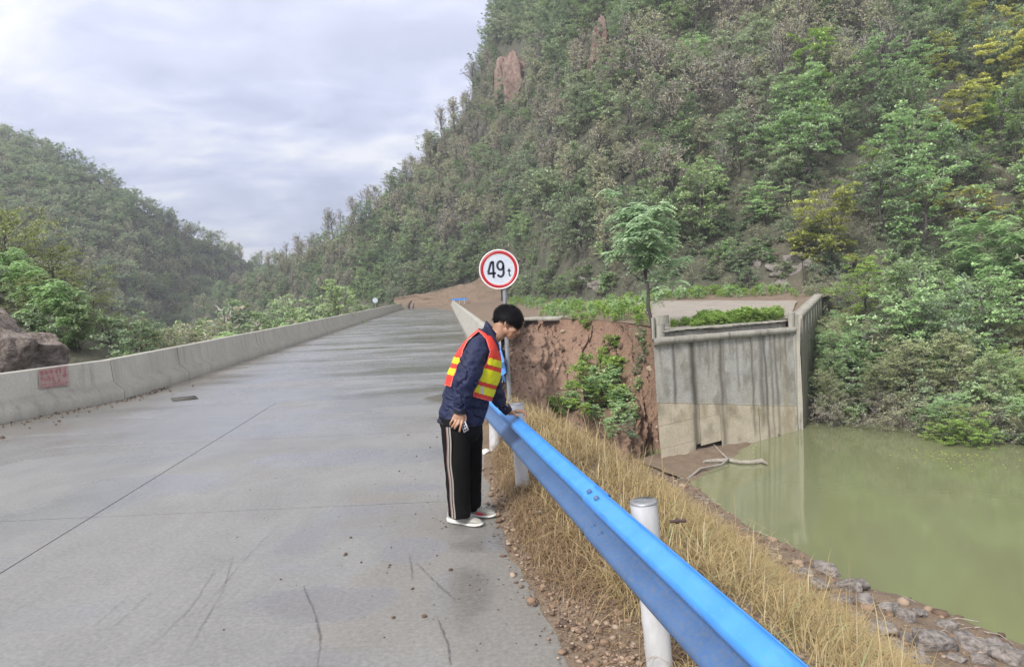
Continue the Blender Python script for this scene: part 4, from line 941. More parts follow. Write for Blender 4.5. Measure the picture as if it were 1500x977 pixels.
# left mountain forest
lc = polar_pts(-1.0, -.25, 122, 380, lambda D: 2.4+D*.0035, lhill_z)
D0 = np.interp(lc[:, 0], LB['a'], LB['D']); e_ = np.interp(lc[:, 0], LB['a'], LB['e']); Dr = (.6*D0+9.2)/(.6-e_); lc = lc[(lc[:, 1] > D0-14) & (lc[:, 1] < Dr+6)]
L3 = np.c_[lc[:, 0]*lc[:, 1], lc[:, 1], lhill_z(lc[:, 0], lc[:, 1])]; q = (L3-[0, 0, CAMH]) @ CI.T; LP = np.c_[750+FPX*q[:, 0]/-q[:, 2], 488.5-FPX*q[:, 1]/-q[:, 2]]
m_ = (LP[:, 0] > -60) & (LP[:, 0] < 500); L3 = L3[m_]; LP = LP[m_]
lf = fbm(L3[:, 0]*.05, L3[:, 2]*.07, 321, 3)+RG.normal(0, .09, len(L3)); lk_ = np.where(lf < .40, 'dark0', np.where(lf < .52, 'blue0', np.where(lf < .60, 'green0', np.where(lf < .68, 'blue1', 'bare0'))))
for kk in sorted(set(lk_)):
    s_ = lk_ == kk; scatter('far_forest', kk, L3[s_]-[0, 0, .8], RG.uniform(4.5, 7.5, s_.sum()), RG.uniform(0, 6.28, s_.sum()), 'dense forest of rounded crowns on the left mountain')
# ================================================================== chosen plants on the right mountain
def plant_px(key, bx, by, ty, label, cat='tree', wide=1.0, group=None, d0=25, dz=.1):
    p = hit(bx, by, hill_z, d0, 260, 2400)
    if p is None: return
    h = max(.6, (by-ty)/FPX*p[1]); return plant(key, p-[0, 0, dz+.03*h], h, label, cat, group, wide=wide)
plant_px('yellow', 1222, 402, 262, 'tall ochre yellow autumn tree just right above the old road', wide=.95)
plant_px('yellow', 1188, 372, 300, 'smaller yellow tree left of the tall ochre one', wide=1.1)
plant_px('lime', 1268, 300, 205, 'bright lime green tree rising behind the ochre autumn tree')
plant_px('yellow', 1412, 205, 108, 'broad golden yellow tree high at the right of the mountain', wide=1.25)
plant_px('yellow', 1478, 95, 5, 'yellow-green tree at the top right corner of the mountain', wide=1.1)
plant_px('lime', 1435, 262, 200, 'small light green tree beneath the broad golden tree')
plant_px('yellow', 1425, 330, 266, 'low spreading yellow tree above the compound-leaved tree', wide=1.6)
plant_px('yellow', 1365, 312, 255, 'yellow-green tree right of the lime green tree', wide=1.2)
plant_px('frond_big', 1440, 436, 308, 'large tree with layered drooping compound leaves on the right bank', wide=1.25)
plant_px('frond_big', 1492, 452, 322, 'compound-leaved tree cut by the right edge of the photo', wide=1.2)
plant_px('softgreen', 1330, 470, 372, 'pale green spreading tree in the middle of the right bank', wide=1.35)
plant_px('softgreen', 1395, 505, 410, 'pale green tree below the layered compound-leaved tree', wide=1.3)
plant_px('near_lime', 1262, 478, 365, 'yellow-green tree with visible limbs beside the old road end', wide=1.3)
plant_px('near_soft', 1240, 560, 470, 'soft green bushy tree touching the wing wall', wide=1.3)
plant_px('near_olive', 1330, 600, 480, 'grey-olive tree leaning over the water right of the abutment', wide=1.4)
plant_px('near_olive', 1400, 590, 470, 'grey-olive tree in the middle of the right waterside', wide=1.3)
plant_px('near_green', 1470, 610, 500, 'green tree at the waterside by the right edge', wide=1.3)
plant_px('near_olive', 1285, 610, 520, 'twiggy olive tree at the water right of the wall', wide=1.3)
plant_px('frond_shrub', 1250, 535, 478, 'soft green shrub with drooping leaves right of the wing wall', 'shrub', 1.3)
plant_px('blue0', 1100, 130, 40, 'grey-green tree standing high in the middle of the mountain', wide=1.1)
plant_px('softgreen', 1020, 110, 45, 'pale green spreading tree high up right of the rock spire', wide=1.2)
plant_px('lime', 925, 58, 20, 'small lime yellow tree beside the rock spire', wide=1.5)
plant_px('softgreen', 960, 80, 30, 'soft green tree next to the lime yellow one beside the spire', wide=1.3)
plant_px('twigs', 1305, 140, 20, 'dark forked bare tree high above the old abutment')
plant_px('twigs', 1250, 150, 30, 'bare tree with several thin stems left of the dark forked one')
plant_px('twigs', 1150, 160, 55, 'slender bare tree upslope of the abutment')
plant_px('twigs', 985, 318, 205, 'tall thin bare tree behind the pale sapling')
plant_px('twigs', 1065, 290, 200, 'bare tree with a leaning stem right of the sapling')
plant_px('softgreen', 1040, 305, 225, 'airy green tree among bare stems on the mid slope', wide=1.0)
plant_px('softgreen', 1120, 330, 262, 'bushy pale green tree above the grey scree', wide=1.5)
plant_px('green0', 800, 440, 385, 'dense green tree at the slope foot right of the sign', wide=1.3)
plant_px('green1', 850, 436, 375, 'leafy green tree right above the broken slab edge', wide=1.3)
plant_px('dark0', 772, 436, 398, 'dark bush-like tree behind the weight limit sign', wide=1.4)
for i, (bx, by, ty, k) in enumerate([(1195, 628, 590, 'shrub_brown'), (1225, 632, 585, 'shrub_brown'), (1262, 636, 598, 'shrub_brown'), (1300, 640, 590, 'shrub_olive'), (1345, 645, 600, 'shrub_brown'), (1205, 590, 545, 'shrub_brown'), (1245, 600, 560, 'shrub_olive'), (1490, 655, 600, 'shrub_olive'), (1375, 652, 612, 'shrub_olive')]):
    plant_px(k, bx, by, ty, 'dry twiggy shrub on the exposed bank between wall and lime bush', 'shrub', 1.2, 'dry shrubs on the waterside bank')
plant_px('near_lime', 1425, 668, 585, 'bright lime green bush hanging over the water', 'shrub', 1.7, dz=.4)
plant_px('near_lime', 1370, 655, 605, 'small lime green bush at the water edge left of the bright one', 'shrub', 1.6, dz=.3)
rng = np.random.RandomState(37)
for i in range(46):      # thicket between water and the trees on the right bank
    bx = rng.uniform(1180, 1520); by = np.interp(bx, [1170, 1500], [628, 655])-rng.uniform(0, 1)**1.3*150
    k = rng.choice(['shrub_olive', 'near_lime', 'shrub_dark', 'near_soft', 'near_yellowgreen', 'near_olive', 'shrub_brown'], p=[.10, .12, .08, .27, .22, .15, .06])
    if bx < 1330 and by > 575: k = 'shrub_brown'
    nm_ = dict(shrub_olive='olive', near_lime='bright lime',  shrub_dark='dark green', near_soft='soft green', near_yellowgreen='mossy green', near_olive='sparse olive', shrub_brown='twiggy brown')[k]
    plant_px(k, bx, by, by-rng.uniform(45, 85)*(.6 if k == 'shrub_brown' else 1), nm_+' bush in the waterside thicket right of the abutment', 'bush', 1.5, nm_+' bushes of the waterside thicket')
for i, (px_, py_, h_) in enumerate([(1186, 626, 46), (1192, 600, 60), (1197, 575, 60), (1203, 548, 60), (1208, 520, 55), (1200, 622, 50), (1212, 600, 60)]):
    plant_px(['shrub_brown', 'shrub_olive', 'near_olive', 'near_green', 'near_soft', 'shrub_brown', 'near_olive'][i], px_, py_, py_-h_, 'bush growing against the wing wall of the abutment', 'bush', 1.3, 'bushes against the wing wall')
for i, t_ in enumerate([2.4, 3.6, 4.8, 6.2, 7.6, 9.0]):
    q_ = WR+wd*t_+wn*1.25; plant(['near_olive', 'near_green', 'near_soft', 'near_olive', 'near_yellowgreen', 'near_soft'][i], (q_[0], q_[1], min(-1.2, max(-5.6, float(hill_z(q_[0]/q_[1], q_[1])))) -.2), [3.0, 3.6, 4.2, 4.2, 4.0, 3.6][i], 'leafy tree pressed against the outer face of the wing wall', 'tree', 'trees pressed against the wing wall', wide=.9)
# foot of the slope: thick shrubs hiding the cutting edge
rng = np.random.RandomState(31)
for i in range(20):
    bx = 596+i*8; by = 436-(bx-596)*.23+rng.uniform(-3, 2)
    plant_px(['dark0', 'green0', 'shrub_dark', 'green1', 'shrub_olive'][i % 5], bx, by, by-rng.uniform(24, 40), 'green bush overhanging the red cutting at the road end', 'bush', 1.3, 'bushes above the red cutting', d0=110)
for i in range(60):
    bx = rng.uniform(750, 1190); by = rng.uniform(372, 432)
    if (1100 < bx and by > 375 and bx < 1190 and i % 3) or 895 < bx < 1005: continue
    k = ['shrub', 'shrub_dark', 'shrub_olive', 'weeds_green', 'shrub_dark', 'blue0'][i % 6]; plant_px(k, bx, by, by-rng.uniform(14, 34), dict(shrub='mid green', shrub_dark='dark green', shrub_olive='grey-olive', weeds_green='soft green', blue0='blue-green')[k]+' shrub on the lowest slope above the old road', 'shrub', 1.4, dict(shrub='mid green', shrub_dark='dark green', shrub_olive='grey-olive', weeds_green='soft green', blue0='blue-green')[k]+' shrubs on the lowest slope')
for i in range(12):
    bx = 740+i*9; by = 432; plant_px(['shrub', 'shrub_dark', 'green0'][i % 3], bx, by+rng.uniform(-3, 4), by-rng.uniform(14, 30), 'leafy bush along the slope foot right of the sign', 'bush', 1.3, 'bushes along the slope foot')
# red cliff columns
for nme, px, py, s, lab, sd in [('cliff', 755, 150, (3.0, 3.2, 7.2), 'red rock cliff column on the mountain shoulder against the sky', 3), ('cliff', 741, 150, (1.8, 2.5, 6.0), 'smaller brown rock column left of the red cliff', 5),
                                ('rock_spire', 881, 100, (1.05, 1.6, 4.6), 'slender pinkish rock spire among dark trees', 9), ('rock_spire', 868, 120, (.9, 1.2, 2.6), 'low broken rock spire below the slender one', 11)]:
    p = hit(px, py, hill_z, 60, 300, 2000)
    o = link(nme, rock_mesh(nme, M['red_rock'], sd, 5, s, 1.0, 2.6), None, tuple(p+[0, .8, s[2]*.55])); tag(o, lab, 'rock')

# grey scree ledges above the old road
rng = np.random.RandomState(4)
for i in range(9):
    px, py = rng.uniform(1112, 1188), rng.uniform(372, 420); p = hit(px, py, hill_z, 40, 200)
    if p is not None:
        o = link('scree_rock', rock_mesh('scree_rock', M['rock'], 60+i, 3, (rng.uniform(.4, 1.3), .8, rng.uniform(.25, .6)), 1.0, 2.5), None, tuple(p+[0, .3, -.05])); o.rotation_euler = tuple(rng.normal(0, .35, 3)); tag(o, 'grey angular rock in the bare scree patch above the old road', 'rock', 'rocks of the scree patch')
for i in range(7):
    px, py = rng.uniform(858, 905), rng.uniform(412, 432); p = hit(px, py, hill_z, 40, 200)
    if p is not None:
        o = link('scree_rock', rock_mesh('scree_rock', M['rock'], 80+i, 3, (rng.uniform(.4, 1.2), .8, rng.uniform(.3, .6)), 1.0, 2.5), None, tuple(p+[0, .3, -.05])); o.rotation_euler = tuple(rng.normal(0, .35, 3)); tag(o, 'brown boulder at the slope foot left of the sapling', 'rock', 'boulders at the slope foot')

# ================================================================== flat verge, abutment bed, scarp
flat_at = lambda px, D: np.array([(at(px, 430, D)[0]), D, 0])
def plant_flat(key, px, D, h, label, cat='weeds', wide=1.0, group=None):
    x = at(px, 445, D)[0]; return plant(key, (x, D, float(flat_z(x/D, D))-.03), h, label, cat, group, wide=wide)
vp = polar_pts(.045, .30, 34, 62, lambda D: .8, flat_z); Df_ = np.interp(vp[:, 0], FA, FD); k_ = np.where(vp[:, 0] < .185, (vp[:, 1] > Df_+.15) & (vp[:, 1] < 60), (vp[:, 1] > 54.5)); vp = vp[k_]
vp3 = polar_pts(.004, .05, 50, 112, lambda D: 1.1, flat_z); vp3 = vp3[(vp3[:, 1] > 64-300*(vp3[:, 0]-.02)) & (fbm(vp3[:, 0]*90, vp3[:, 1]*.3, 377, 2) > .33)]; vp = np.concatenate([vp, vp3])
vp2 = polar_pts(.28, .43, 47, 60, lambda D: .9, flat_z); vp2 = vp2[(vp2[:, 1] > np.interp(vp2[:, 0], [.28, .33, .40, .43], [55, 53, 50.5, 48]))]; vp = np.concatenate([vp, vp2])
V3 = np.c_[vp[:, 0]*vp[:, 1], vp[:, 1], flat_z(vp[:, 0], vp[:, 1])-.03]; c_ = RG.uniform(size=len(V3)) < .72
scatter('verge_weeds', 'weeds', V3[c_], .25+1.1*np.clip(fbm(V3[c_][:, 0]*.6, V3[c_][:, 1]*.6, 371, 3)-.25, 0, 1)*RG.uniform(.5, 1.5, c_.sum()), RG.uniform(0, 6.28, c_.sum()), 'bright green weeds along the verge of the old road')
scatter('verge_weeds', 'weeds_green', V3[~c_], RG.uniform(.35, 1.0, (~c_).sum()), RG.uniform(0, 6.28, (~c_).sum()), 'darker green weeds along the verge of the old road')
rng = np.random.RandomState(9); pts = []
for i in range(420):
    u = rng.uniform(.7, WID-.6); k = rng.uniform(1.40, 3.2+1.0*math.sin(u*.8)); p = AL+E1*u+BK*k; 
    if u < 2.2 and k < 2.4: continue
    pts.append([p[0], p[1], float(flat_z(p[0]/p[1], p[1]))-.02])
pts = np.array(pts); scatter('abutment_weeds', 'weeds', pts, .22+.75*np.clip(fbm(pts[:, 0]*.9, pts[:, 1]*.9, 372, 3)-.2, 0, 1)*rng.uniform(.4, 1.5, len(pts)), rng.uniform(0, 6.28, len(pts)), 'thick bright green weeds growing on top of the old abutment')
# sapling in front of the verge, and creeper left of the abutment
p = at(958, 492, 31.8); plant('frond', (p[0], 31.8, -.65), (492-276)/FPX*31.8+.35, 'tall pale green sapling with a thin dark stem left of the abutment', 'tree', rz=.4, wide=1.0)
GC, GT = np.meshgrid(np.linspace(0, 9, 120), np.linspace(0, 1, 60)); SP_ = np.array([scarp_pt(c, t) for c, t in zip(GC.ravel(), GT.ravel())]); SPX = np.array([proj(p_) for p_ in SP_])
def scarp_at(px, py): return SP_[np.argmin((SPX[:, 0]-px)**2+(SPX[:, 1]-py)**2)]
rng = np.random.RandomState(19)
for (px, py, h, k) in [(885, 520, 1.0, 'weeds'), (868, 540, 1.1, 'weeds'), (895, 545, 1.1, 'weeds'), (850, 565, 1.0, 'weeds'), (880, 572, 1.2, 'weeds'), (838, 585, .9, 'weeds'), (820, 592, .8, 'weeds'), (905, 560, 1.0, 'weeds'), (862, 590, 1.1, 'weeds'), (812, 600, .7, 'weeds'), (898, 590, 1.0, 'weeds'), (875, 552, 1.1, 'weeds'), (860, 578, 1.0, 'weeds_green'), (890, 532, .9, 'weeds'), (845, 600, .8, 'weeds'), (870, 608, .9, 'weeds_green')]:
    p = scarp_at(px, py+6); plant(k if rng.rand() < .75 else 'weeds_green', p+[0, -.1, -.1]+rng.normal(0, .18, 3)*[1, .3, .3], h*rng.uniform(.7, 1.3), 'bright green weed clump on the red earth scarp', 'weeds', 'weeds on the red scarp', wide=1.15)
for i in range(34):
    px, py = rng.uniform(805, 918), rng.uniform(498, 618)
    if py < 620-(px-800)*1.15: continue
    p = scarp_at(px, py); plant(['weeds', 'weeds', 'weeds_green'][i % 3], p+[0, -.1, -.12], rng.uniform(.5, .9), 'low green weed tuft in the grassy patch on the scarp', 'weeds', 'weed tufts of the grassy scarp patch', wide=1.8)
for (px, py, h, k) in [(905, 620, 1.1, 'weeds_green'), (920, 640, 1.1, 'shrub_dark'), (895, 640, .9, 'weeds_green'), (925, 612, .9, 'weeds_green'), (940, 530, 1.0, 'shrub_dark'), (935, 550, .9, 'shrub_dark'), (948, 510, 1.0, 'weeds_green'), (940, 495, .8, 'shrub_dark'), (935, 570, .7, 'weeds_green'), (955, 700, .6, 'weeds'), (965, 690, .5, 'weeds')]:
    p = scarp_at(px, py); plant(k, p+[0, -.1, -.1], h, 'dark green creeping shrub on the scarp beside the abutment', 'shrub', 'creeping shrubs beside the abutment', wide=1.1)
for (px, py, h) in [(850, 474, .6), (858, 482, .6), (935, 478, .6), (842, 470, .5), (870, 470, .5), (900, 472, .5)]:
    p = scarp_at(px, py); plant('weeds', p+[0, 0, -.05], h, 'green weeds spilling over the lip of the scarp', 'weeds', 'weeds on the scarp lip', wide=1.4)
# broken slab edge hanging over the scarp
rng = np.random.RandomState(3)
for (x0, x1, D, th_) in [(775, 800, 44.2, .16), (802, 832, 43.2, .2)]:
    a = at(x0, 462, D); c = at(x1, 463, D-.6); m_ = (a+c)/2; Ls = np.linalg.norm((c-a)[:2]); b = Buf(); box(b, (0, 0, 0), (Ls, 2.6, th_), rz=math.atan2(c[1]-a[1], c[0]-a[0])); o = ob('broken_slab', b, M['old_concrete'], None, loc=tuple([m_[0], m_[1]+.8, .06])); tag(o, 'broken concrete slab edge jutting over the red scarp, '+('left piece' if x0 == 775 else 'right piece'), 'slab')

# ================================================================== left side plants and outcrop
def plant_left(key, px, D, ty, label, cat='tree', wide=1.0, group=None):
    x = at(px, 470, D)[0]; z_ = float(left_z(x, D)); zt = at(px, ty, D)[2]; h = max(.5, zt-z_); return plant(key, (x, D, z_-.1), h, label, cat, group, wide=wide)
o = link('rock_outcrop', rock_mesh('rock_outcrop', M['dark_rock'], 21, 5, (1.6, 1.5, 1.25), .75, 2.6), None, tuple(at(-2, 518, 18.0)+[0, 0, -.1])); o.rotation_euler = (0, R(30), R(15)); tag(o, 'big purplish grey rock outcrop behind the left parapet', 'rock')
o = link('rock_outcrop', rock_mesh('rock_outcrop', M['dark_rock'], 33, 4, (.4, .5, .3), .6), None, tuple(at(88, 540, 19.5)+[0, 0, -.3])); tag(o, 'smaller brown rock right of the big outcrop', 'rock')
for key, px, D, ty, lab, wd_ in [('near_yellowgreen', 18, 27, 285, 'tall yellow-green tree at the left edge above the rock', 1.35), ('near_yellowgreen', 78, 27, 345, 'yellow-green tree with dark limbs right of the tallest left one', 1.4),
        ('near_yellowgreen', 45, 31, 300, 'olive tree with sparse leaves behind the yellow-green trees', 1.0), ('near_yellowgreen', 120, 30, 372, 'yellow-green tree above the soft green bush', 1.35), ('near_olive', -15, 26, 320, 'olive tree half outside the left edge', 1.0),
        ('near_yellowgreen', 20, 24, 400, 'light olive-green tree right behind the rock outcrop', 1.0), ('near_yellowgreen', 150, 27, 425, 'mossy green bushy tree behind the parapet right of the outcrop', 1.1), ('near_yellowgreen', 115, 22, 452, 'green bush in the gap right of the outcrop', 1.3),
        ('near_yellowgreen', 50, 22, 395, 'leafy yellow-green tree filling the gap behind the rock', 1.5), ('near_yellowgreen', -8, 29, 300, 'yellow-green tree cut by the left edge of the photo', 1.5), ('near_yellowgreen', 100, 26, 385, 'rounded yellow-green tree right above the soft green bush', 1.2), ('near_olive', 60, 24, 430, 'green bush directly behind the outcrop top', 1.3),
        ('near_olive', 175, 28, 455, 'dark green bushy tree in the dip behind the parapet', 1.1), ('near_olive', 215, 34, 455, 'twiggy olive tree behind the parapet', 1.0)]:
    plant_left(key, px, D, ty, lab, 'tree', wd_)
for key, px, D, ty, lab, wd_ in [('near_yellowgreen', 205, 27, 478, 'low lime green bush behind the parapet, left one', 1.6), ('near_yellowgreen', 240, 30, 482, 'low lime green bush behind the parapet, right one', 1.6), ('near_yellowgreen', 172, 24, 488, 'lime sprout close to the parapet beyond the stencil', 1.5),
        ('shrub_brown', 312, 44, 443, 'round reddish brown twiggy bush behind the parapet', 1.9), ('shrub_brown', 338, 47, 455, 'second brown twiggy bush, right of the round one', 1.2), ('shrub_olive', 285, 46, 462, 'olive bush left of the brown twiggy one', 1.3)]:
    plant_left(key, px, D, ty, lab, 'bush', wd_)
for i, (px, D, ty) in enumerate([(352, 78, 440), (375, 84, 434), (398, 88, 432), (418, 95, 428), (365, 70, 452), (436, 100, 432), (340, 66, 458), (455, 104, 436)]):
    plant_left(['dark0', 'green0', 'dark1', 'green1'][i % 4], px, D, ty, 'dense dark green tree in the row beyond the parapet', 'tree', 1.35, 'dark green trees beyond the left parapet')
rng = np.random.RandomState(55); pts = []; 
for i in range(1500):
    y = rng.uniform(13, 150); x = float(xl_face(y))-1.3-rng.uniform(0, 1)**1.5*(40+y*.4)
    if x/y < -.95: continue
    if y < 20.5 and -15.5 < x: continue
    pts.append([x, y, float(left_z(x, y))-.1])
pts = np.array(pts); kd_ = rng.randint(0, 5, len(pts))
for j, (k, nm) in enumerate([('shrub', 'green'), ('shrub_olive', 'olive'), ('frond_shrub', 'soft green'), ('shrub_dark', 'dark green'), ('green0', 'tall green')]):
    s_ = kd_ == j; s_ &= (pts[:, 1] > 34) | (j < 4); yy_ = pts[s_][:, 1]
    scatter('valley_scrub', k, pts[s_], rng.uniform(.8, 2.0, s_.sum())*(1 if j < 4 else 2.4), rng.uniform(0, 6.28, s_.sum()), f'{nm} scrub covering the ground left of the road')

# ================================================================== grass
def blades(b, P, Lh, W_, lean, rng, rnd=None):
    """P (n,3) roots, Lh lengths, lean 0 upright..1 lying; curved four-point ribbons"""
    n = len(P); a = rng.uniform(0, 6.28, n); d = np.c_[np.cos(a), np.sin(a), np.zeros(n)]; s = np.c_[-np.sin(a), np.cos(a), np.zeros(n)]*W_[:, None]/2
    ln = np.clip(lean+rng.normal(0, .22, n), .05, 1.15)[:, None]; up = np.array([0, 0, 1.])
    p1 = P+Lh[:, None]*.35*(up*(1-.45*ln)+d*.5*ln); p2 = p1+Lh[:, None]*.35*(up*(1-1.0*ln)+d*ln); p3 = p2+Lh[:, None]*.3*(up*(.6-1.25*ln)+d*ln)
    V = np.stack([P-s, P+s, p1-s, p1+s, p2-s*.7, p2+s*.7, p3-s*.15, p3+s*.15], 1).reshape(-1, 3); i = np.arange(n)[:, None]*8
    F = np.concatenate([i+[[0, 1, 3, 2]], i+[[2, 3, 5, 4]], i+[[4, 5, 7, 6]]]); r_ = rng.uniform(size=n) if rnd is None else rnd; b.add(V, F, np.tile(r_, 3))
def rail_x(y): return .461-.173*(np.asarray(y, float)-3.25)
def bank_pts(n, y0, y1, dx0, dx1, rng, dens=None):
    y = y0+(y1-y0)*rng.uniform(0, 1, n); x = np.zeros(n); z_ = np.zeros(n); rows_ = {}
    x0 = np.maximum(rail_x(y)+dx0, xr_edge(y)+.25) if dx0 is not None else xr_edge(y)+.04
    x = x0+(dx1-(dx0 or 0))*rng.uniform(0, 1, n) if not callable(dx1) else x0+(dx1(y)-x0)*rng.uniform(0, 1, n)
    if dens is not None: k = rng.uniform(size=n) < dens(x, y); x, y = x[k], y[k]
    yy = np.linspace(y0, y1, 160); xg = np.linspace(x.min(), x.max(), 160); Z = np.array([[0.]*160]*160)
    for i, v in enumerate(yy):
        xs, _ = bank_row(v); Z[i] = bank_z_arr(xg, v)
    fi = (y-y0)/(y1-y0)*159; fj = (x-x.min())/(x.max()-x.min()+1e-9)*159; i0 = np.clip(fi.astype(int), 0, 158); j0 = np.clip(fj.astype(int), 0, 158); fi -= i0; fj -= j0
    z_ = (Z[i0, j0]*(1-fj)+Z[i0, j0+1]*fj)*(1-fi)+(Z[i0+1, j0]*(1-fj)+Z[i0+1, j0+1]*fj)*fi
    return np.c_[x, y, z_]
def bank_z_arr(x, y):
    xs, zs = bank_row(y); z = np.interp(x, xs, zs); e = x-xs[0]
    return z+ss(.1, .8, e)*(.14*(fbm(x*1.3, np.full_like(x, y*1.3), 81, 3)-.42)+.5*(fbm(x*.5, np.full_like(x, y*.5), 82, 3)-.5)*ss(1, 3, e))+.025*ss(.0, .25, e)
rng = np.random.RandomState(66); b = Buf()
P = bank_pts(60000, 1.2, 12.2, .12, lambda y: 5.0+0*y, rng, lambda x, y: np.clip(-.25+2.0*fbm(x*1.8, y*1.8, 401, 3), 0, 1)*np.clip(1.25-(x-rail_x(y))*.16, .15, 1)); n = len(P)
blades(b, P, rng.uniform(.18, .50, n), np.full(n, .0034)+.0006*P[:, 1]*.5, .80, rng)
P = bank_pts(30000, 13, 31, -.1, lambda y: np.interp(y, [13, 31], [6.5, 4.6]), rng, lambda x, y: np.clip(-.2+1.9*fbm(x*1.2, y*1.2, 402, 3), 0, 1)*ss(.7, 1.6, x-(y-12)*.12)); n = len(P)
blades(b, P, rng.uniform(.22, .55, n), np.full(n, .011), .78, rng)
P = bank_pts(2500, 2, 20, .2, lambda y: 5.2+0*y, rng, lambda x, y: (fbm(x, y, 409, 3) > .5)*.9); n = len(P)
blades(b, P, rng.uniform(.5, .85, n), np.full(n, .005), .5, rng)
tag(ob('dry_grass', b, M['straw']), 'thick pale yellow dry grass on the bank beyond the blue guardrail', kind='stuff')
b = Buf(); P = bank_pts(30000, 3.4, 10.5, None, lambda y: rail_x(y)+.55, rng, lambda x, y: ss(3.4, 4.8, y)*np.clip(.25+1.2*fbm(x*3, y*3, 403, 3), 0, 1)*ss(.0, .16, x-xr_edge(y)-.05)); n = len(P)
P[:, 2] += .005; blades(b, P, rng.uniform(.07, .24, n), np.full(n, .0035), .9, rng)
P = bank_pts(5500, .8, 3.6, None, lambda y: rail_x(y)+.6, rng, lambda x, y: np.clip(-.1+1.0*fbm(x*3, y*3, 404, 3), 0, 1)*ss(.05, .3, x-xr_edge(y))); n = len(P)
blades(b, P, rng.uniform(.05, .18, n), np.full(n, .0028), .95, rng); tag(ob('flattened_straw', b, M['straw_dull']), 'flattened dull straw between the carriageway and the guardrail', kind='stuff')
b = Buf(); P = bank_pts(6500, 2, 30, .3, lambda y: 5.4+0*y, rng, lambda x, y: (fbm(x*.8, y*.8, 405, 3) > .55)*.8); n = len(P); blades(b, P, rng.uniform(.2, .5, n), np.full(n, .006), .65, rng)
P = np.array([scarp_at(960+rng.uniform(-14, 12), 690+rng.uniform(-22, 10))+rng.normal(0, .25, 3)*[1, 1, .1] for _ in range(900)]); n = len(P); blades(b, P, rng.uniform(.3, .7, n), np.full(n, .02), .3, rng)
tag(ob('green_grass', b, M['leaf_olive_green']), 'fresh green grass blades among the straw', kind='stuff')
# gravel of the shoulder
b = Buf(); P = bank_pts(15000, .9, 7.5, None, lambda y: rail_x(y)+.75, rng, lambda x, y: np.clip(1.25-.2*(y-2), .15, 1)); P[:, 0] -= .10*(RG.uniform(size=len(P)) < .25)*(P[:, 0] < xr_edge(P[:, 1])+.2); n = len(P); P[:, 2] += .004
rocks(b, P, rng.choice([.005, .009, .015, .026], n, p=[.42, .35, .18, .05])*rng.uniform(.7, 1.3, n), rng, .55); tag(ob('shoulder_gravel', b, M['pebble']), 'reddish brown gravel and chips on the road shoulder', kind='stuff')
for px, py, s_, lab in [(918, 965, .045, 'pale rough stone left of the near guardrail post'), (985, 955, .06, 'light stone against the near guardrail post'), (893, 958, .03, 'small tan stone among the gravel near the bottom edge'), (815, 772, .022, 'small grey stone on the straw shoulder below the man'), (712, 662, .05, 'white concrete lump beside the man\'s legs'), (1030, 968, .04, 'brown stone right of the near guardrail post')]:
    p = atz(px, py, .02); o = link('stone', rock_mesh('stone', M['pebble'] if s_ != .05 else M['litter_white'], int(px), 3, (s_*1.2, s_, s_*.7), .5), None, tuple(p)); tag(o, lab, 'stone')
o = link('litter', rock_mesh('litter', M['litter_white'], 5, 3, (.028, .02, .012), 1.2, 4), None, tuple(atz(789, 750, .045))); tag(o, 'crumpled white scrap of paper on the straw', 'litter')
# stones of the lower shelf at the water edge
rng = np.random.RandomState(90); b = Buf(); pp = []; sz = []
for i in range(1500):
    y = rng.uniform(7, 28); k = [np.interp(y, BY, BX[:, j]) for j in range(5)]; x = rng.uniform(k[0]+2.5, k[3]+.2) if y > 13 else rng.uniform(k[1]-.6, k[3]+.3); pp.append([x, y, bank_z(x, y)+.01]); sz.append(rng.choice([.03, .06, .1, .17], p=[.5, .3, .15, .05]))
rocks(b, pp, sz, rng, .6); tag(ob('shore_stones', b, M['pebble']), 'stones scattered over the lower shore below the grass', kind='stuff')
def shore(px, py):
    for y in np.linspace(8, 30, 900):
        p = at(px, py, y)
        if p[2] < max(bank_z(p[0], y), -5.62): return p
    return p
for i, (px, py, s_) in enumerate([(1136, 822, .10), (1212, 838, .38), (1245, 862, .34), (1262, 884, .30), (1228, 880, .22), (1300, 892, .22), (1325, 905, .25), (1345, 900, .2), (1384, 917, .2), (1420, 945, .35), (1455, 955, .3), (1480, 966, .3), (1290, 950, .3), (1310, 965, .35), (1345, 968, .28), (1270, 935, .3), (1180, 840, .22), (1200, 860, .25), (1255, 905, .16), (1330, 935, .2), (1365, 948, .4), (1400, 965, .16), (1235, 912, .12), (1290, 925, .3), (1160, 835, .12), (1435, 968, .22)]):
    p = shore(px, py); o = link('shore_rock', rock_mesh('shore_rock', M['rock'], 500+i, 3, (s_*1.2, s_, s_*.62), .9, 2.4), None, tuple(p+[0, 0, s_*.12])); o.rotation_euler = (.1, .2*math.sin(i), i*1.3)
    tag(o, {8: 'rounded tan boulder alone at the water edge near the right corner', 0: 'small dark rock at the water line below the grass'}.get(i, 'layered grey brown rock on the lower shore'), 'rock', None if i in (8, 0) else 'layered rocks of the lower shore')
rng = np.random.RandomState(71); b = Buf()
for i in range(70):
    y = rng.uniform(8, 28); k3 = np.interp(y, BY, BX[:, 3]); x = k3-abs(rng.normal(0, 1.1)); a_ = rng.uniform(0, 6.28); L_ = rng.uniform(.2, .9); zc = bank_z(x, y)+.03; d = np.array([math.cos(a_), math.sin(a_), rng.normal(0, .12)])*L_/2
    tube(b, [np.array([x, y, zc])-d, np.array([x, y, zc+.03])+rng.normal(0, .04, 3), np.array([x, y, zc])+d], [.014, .012, .005], 4)
tag(ob('shore_sticks', b, M['dry_wood']), 'dead sticks and reeds washed up along the shore', kind='stuff')
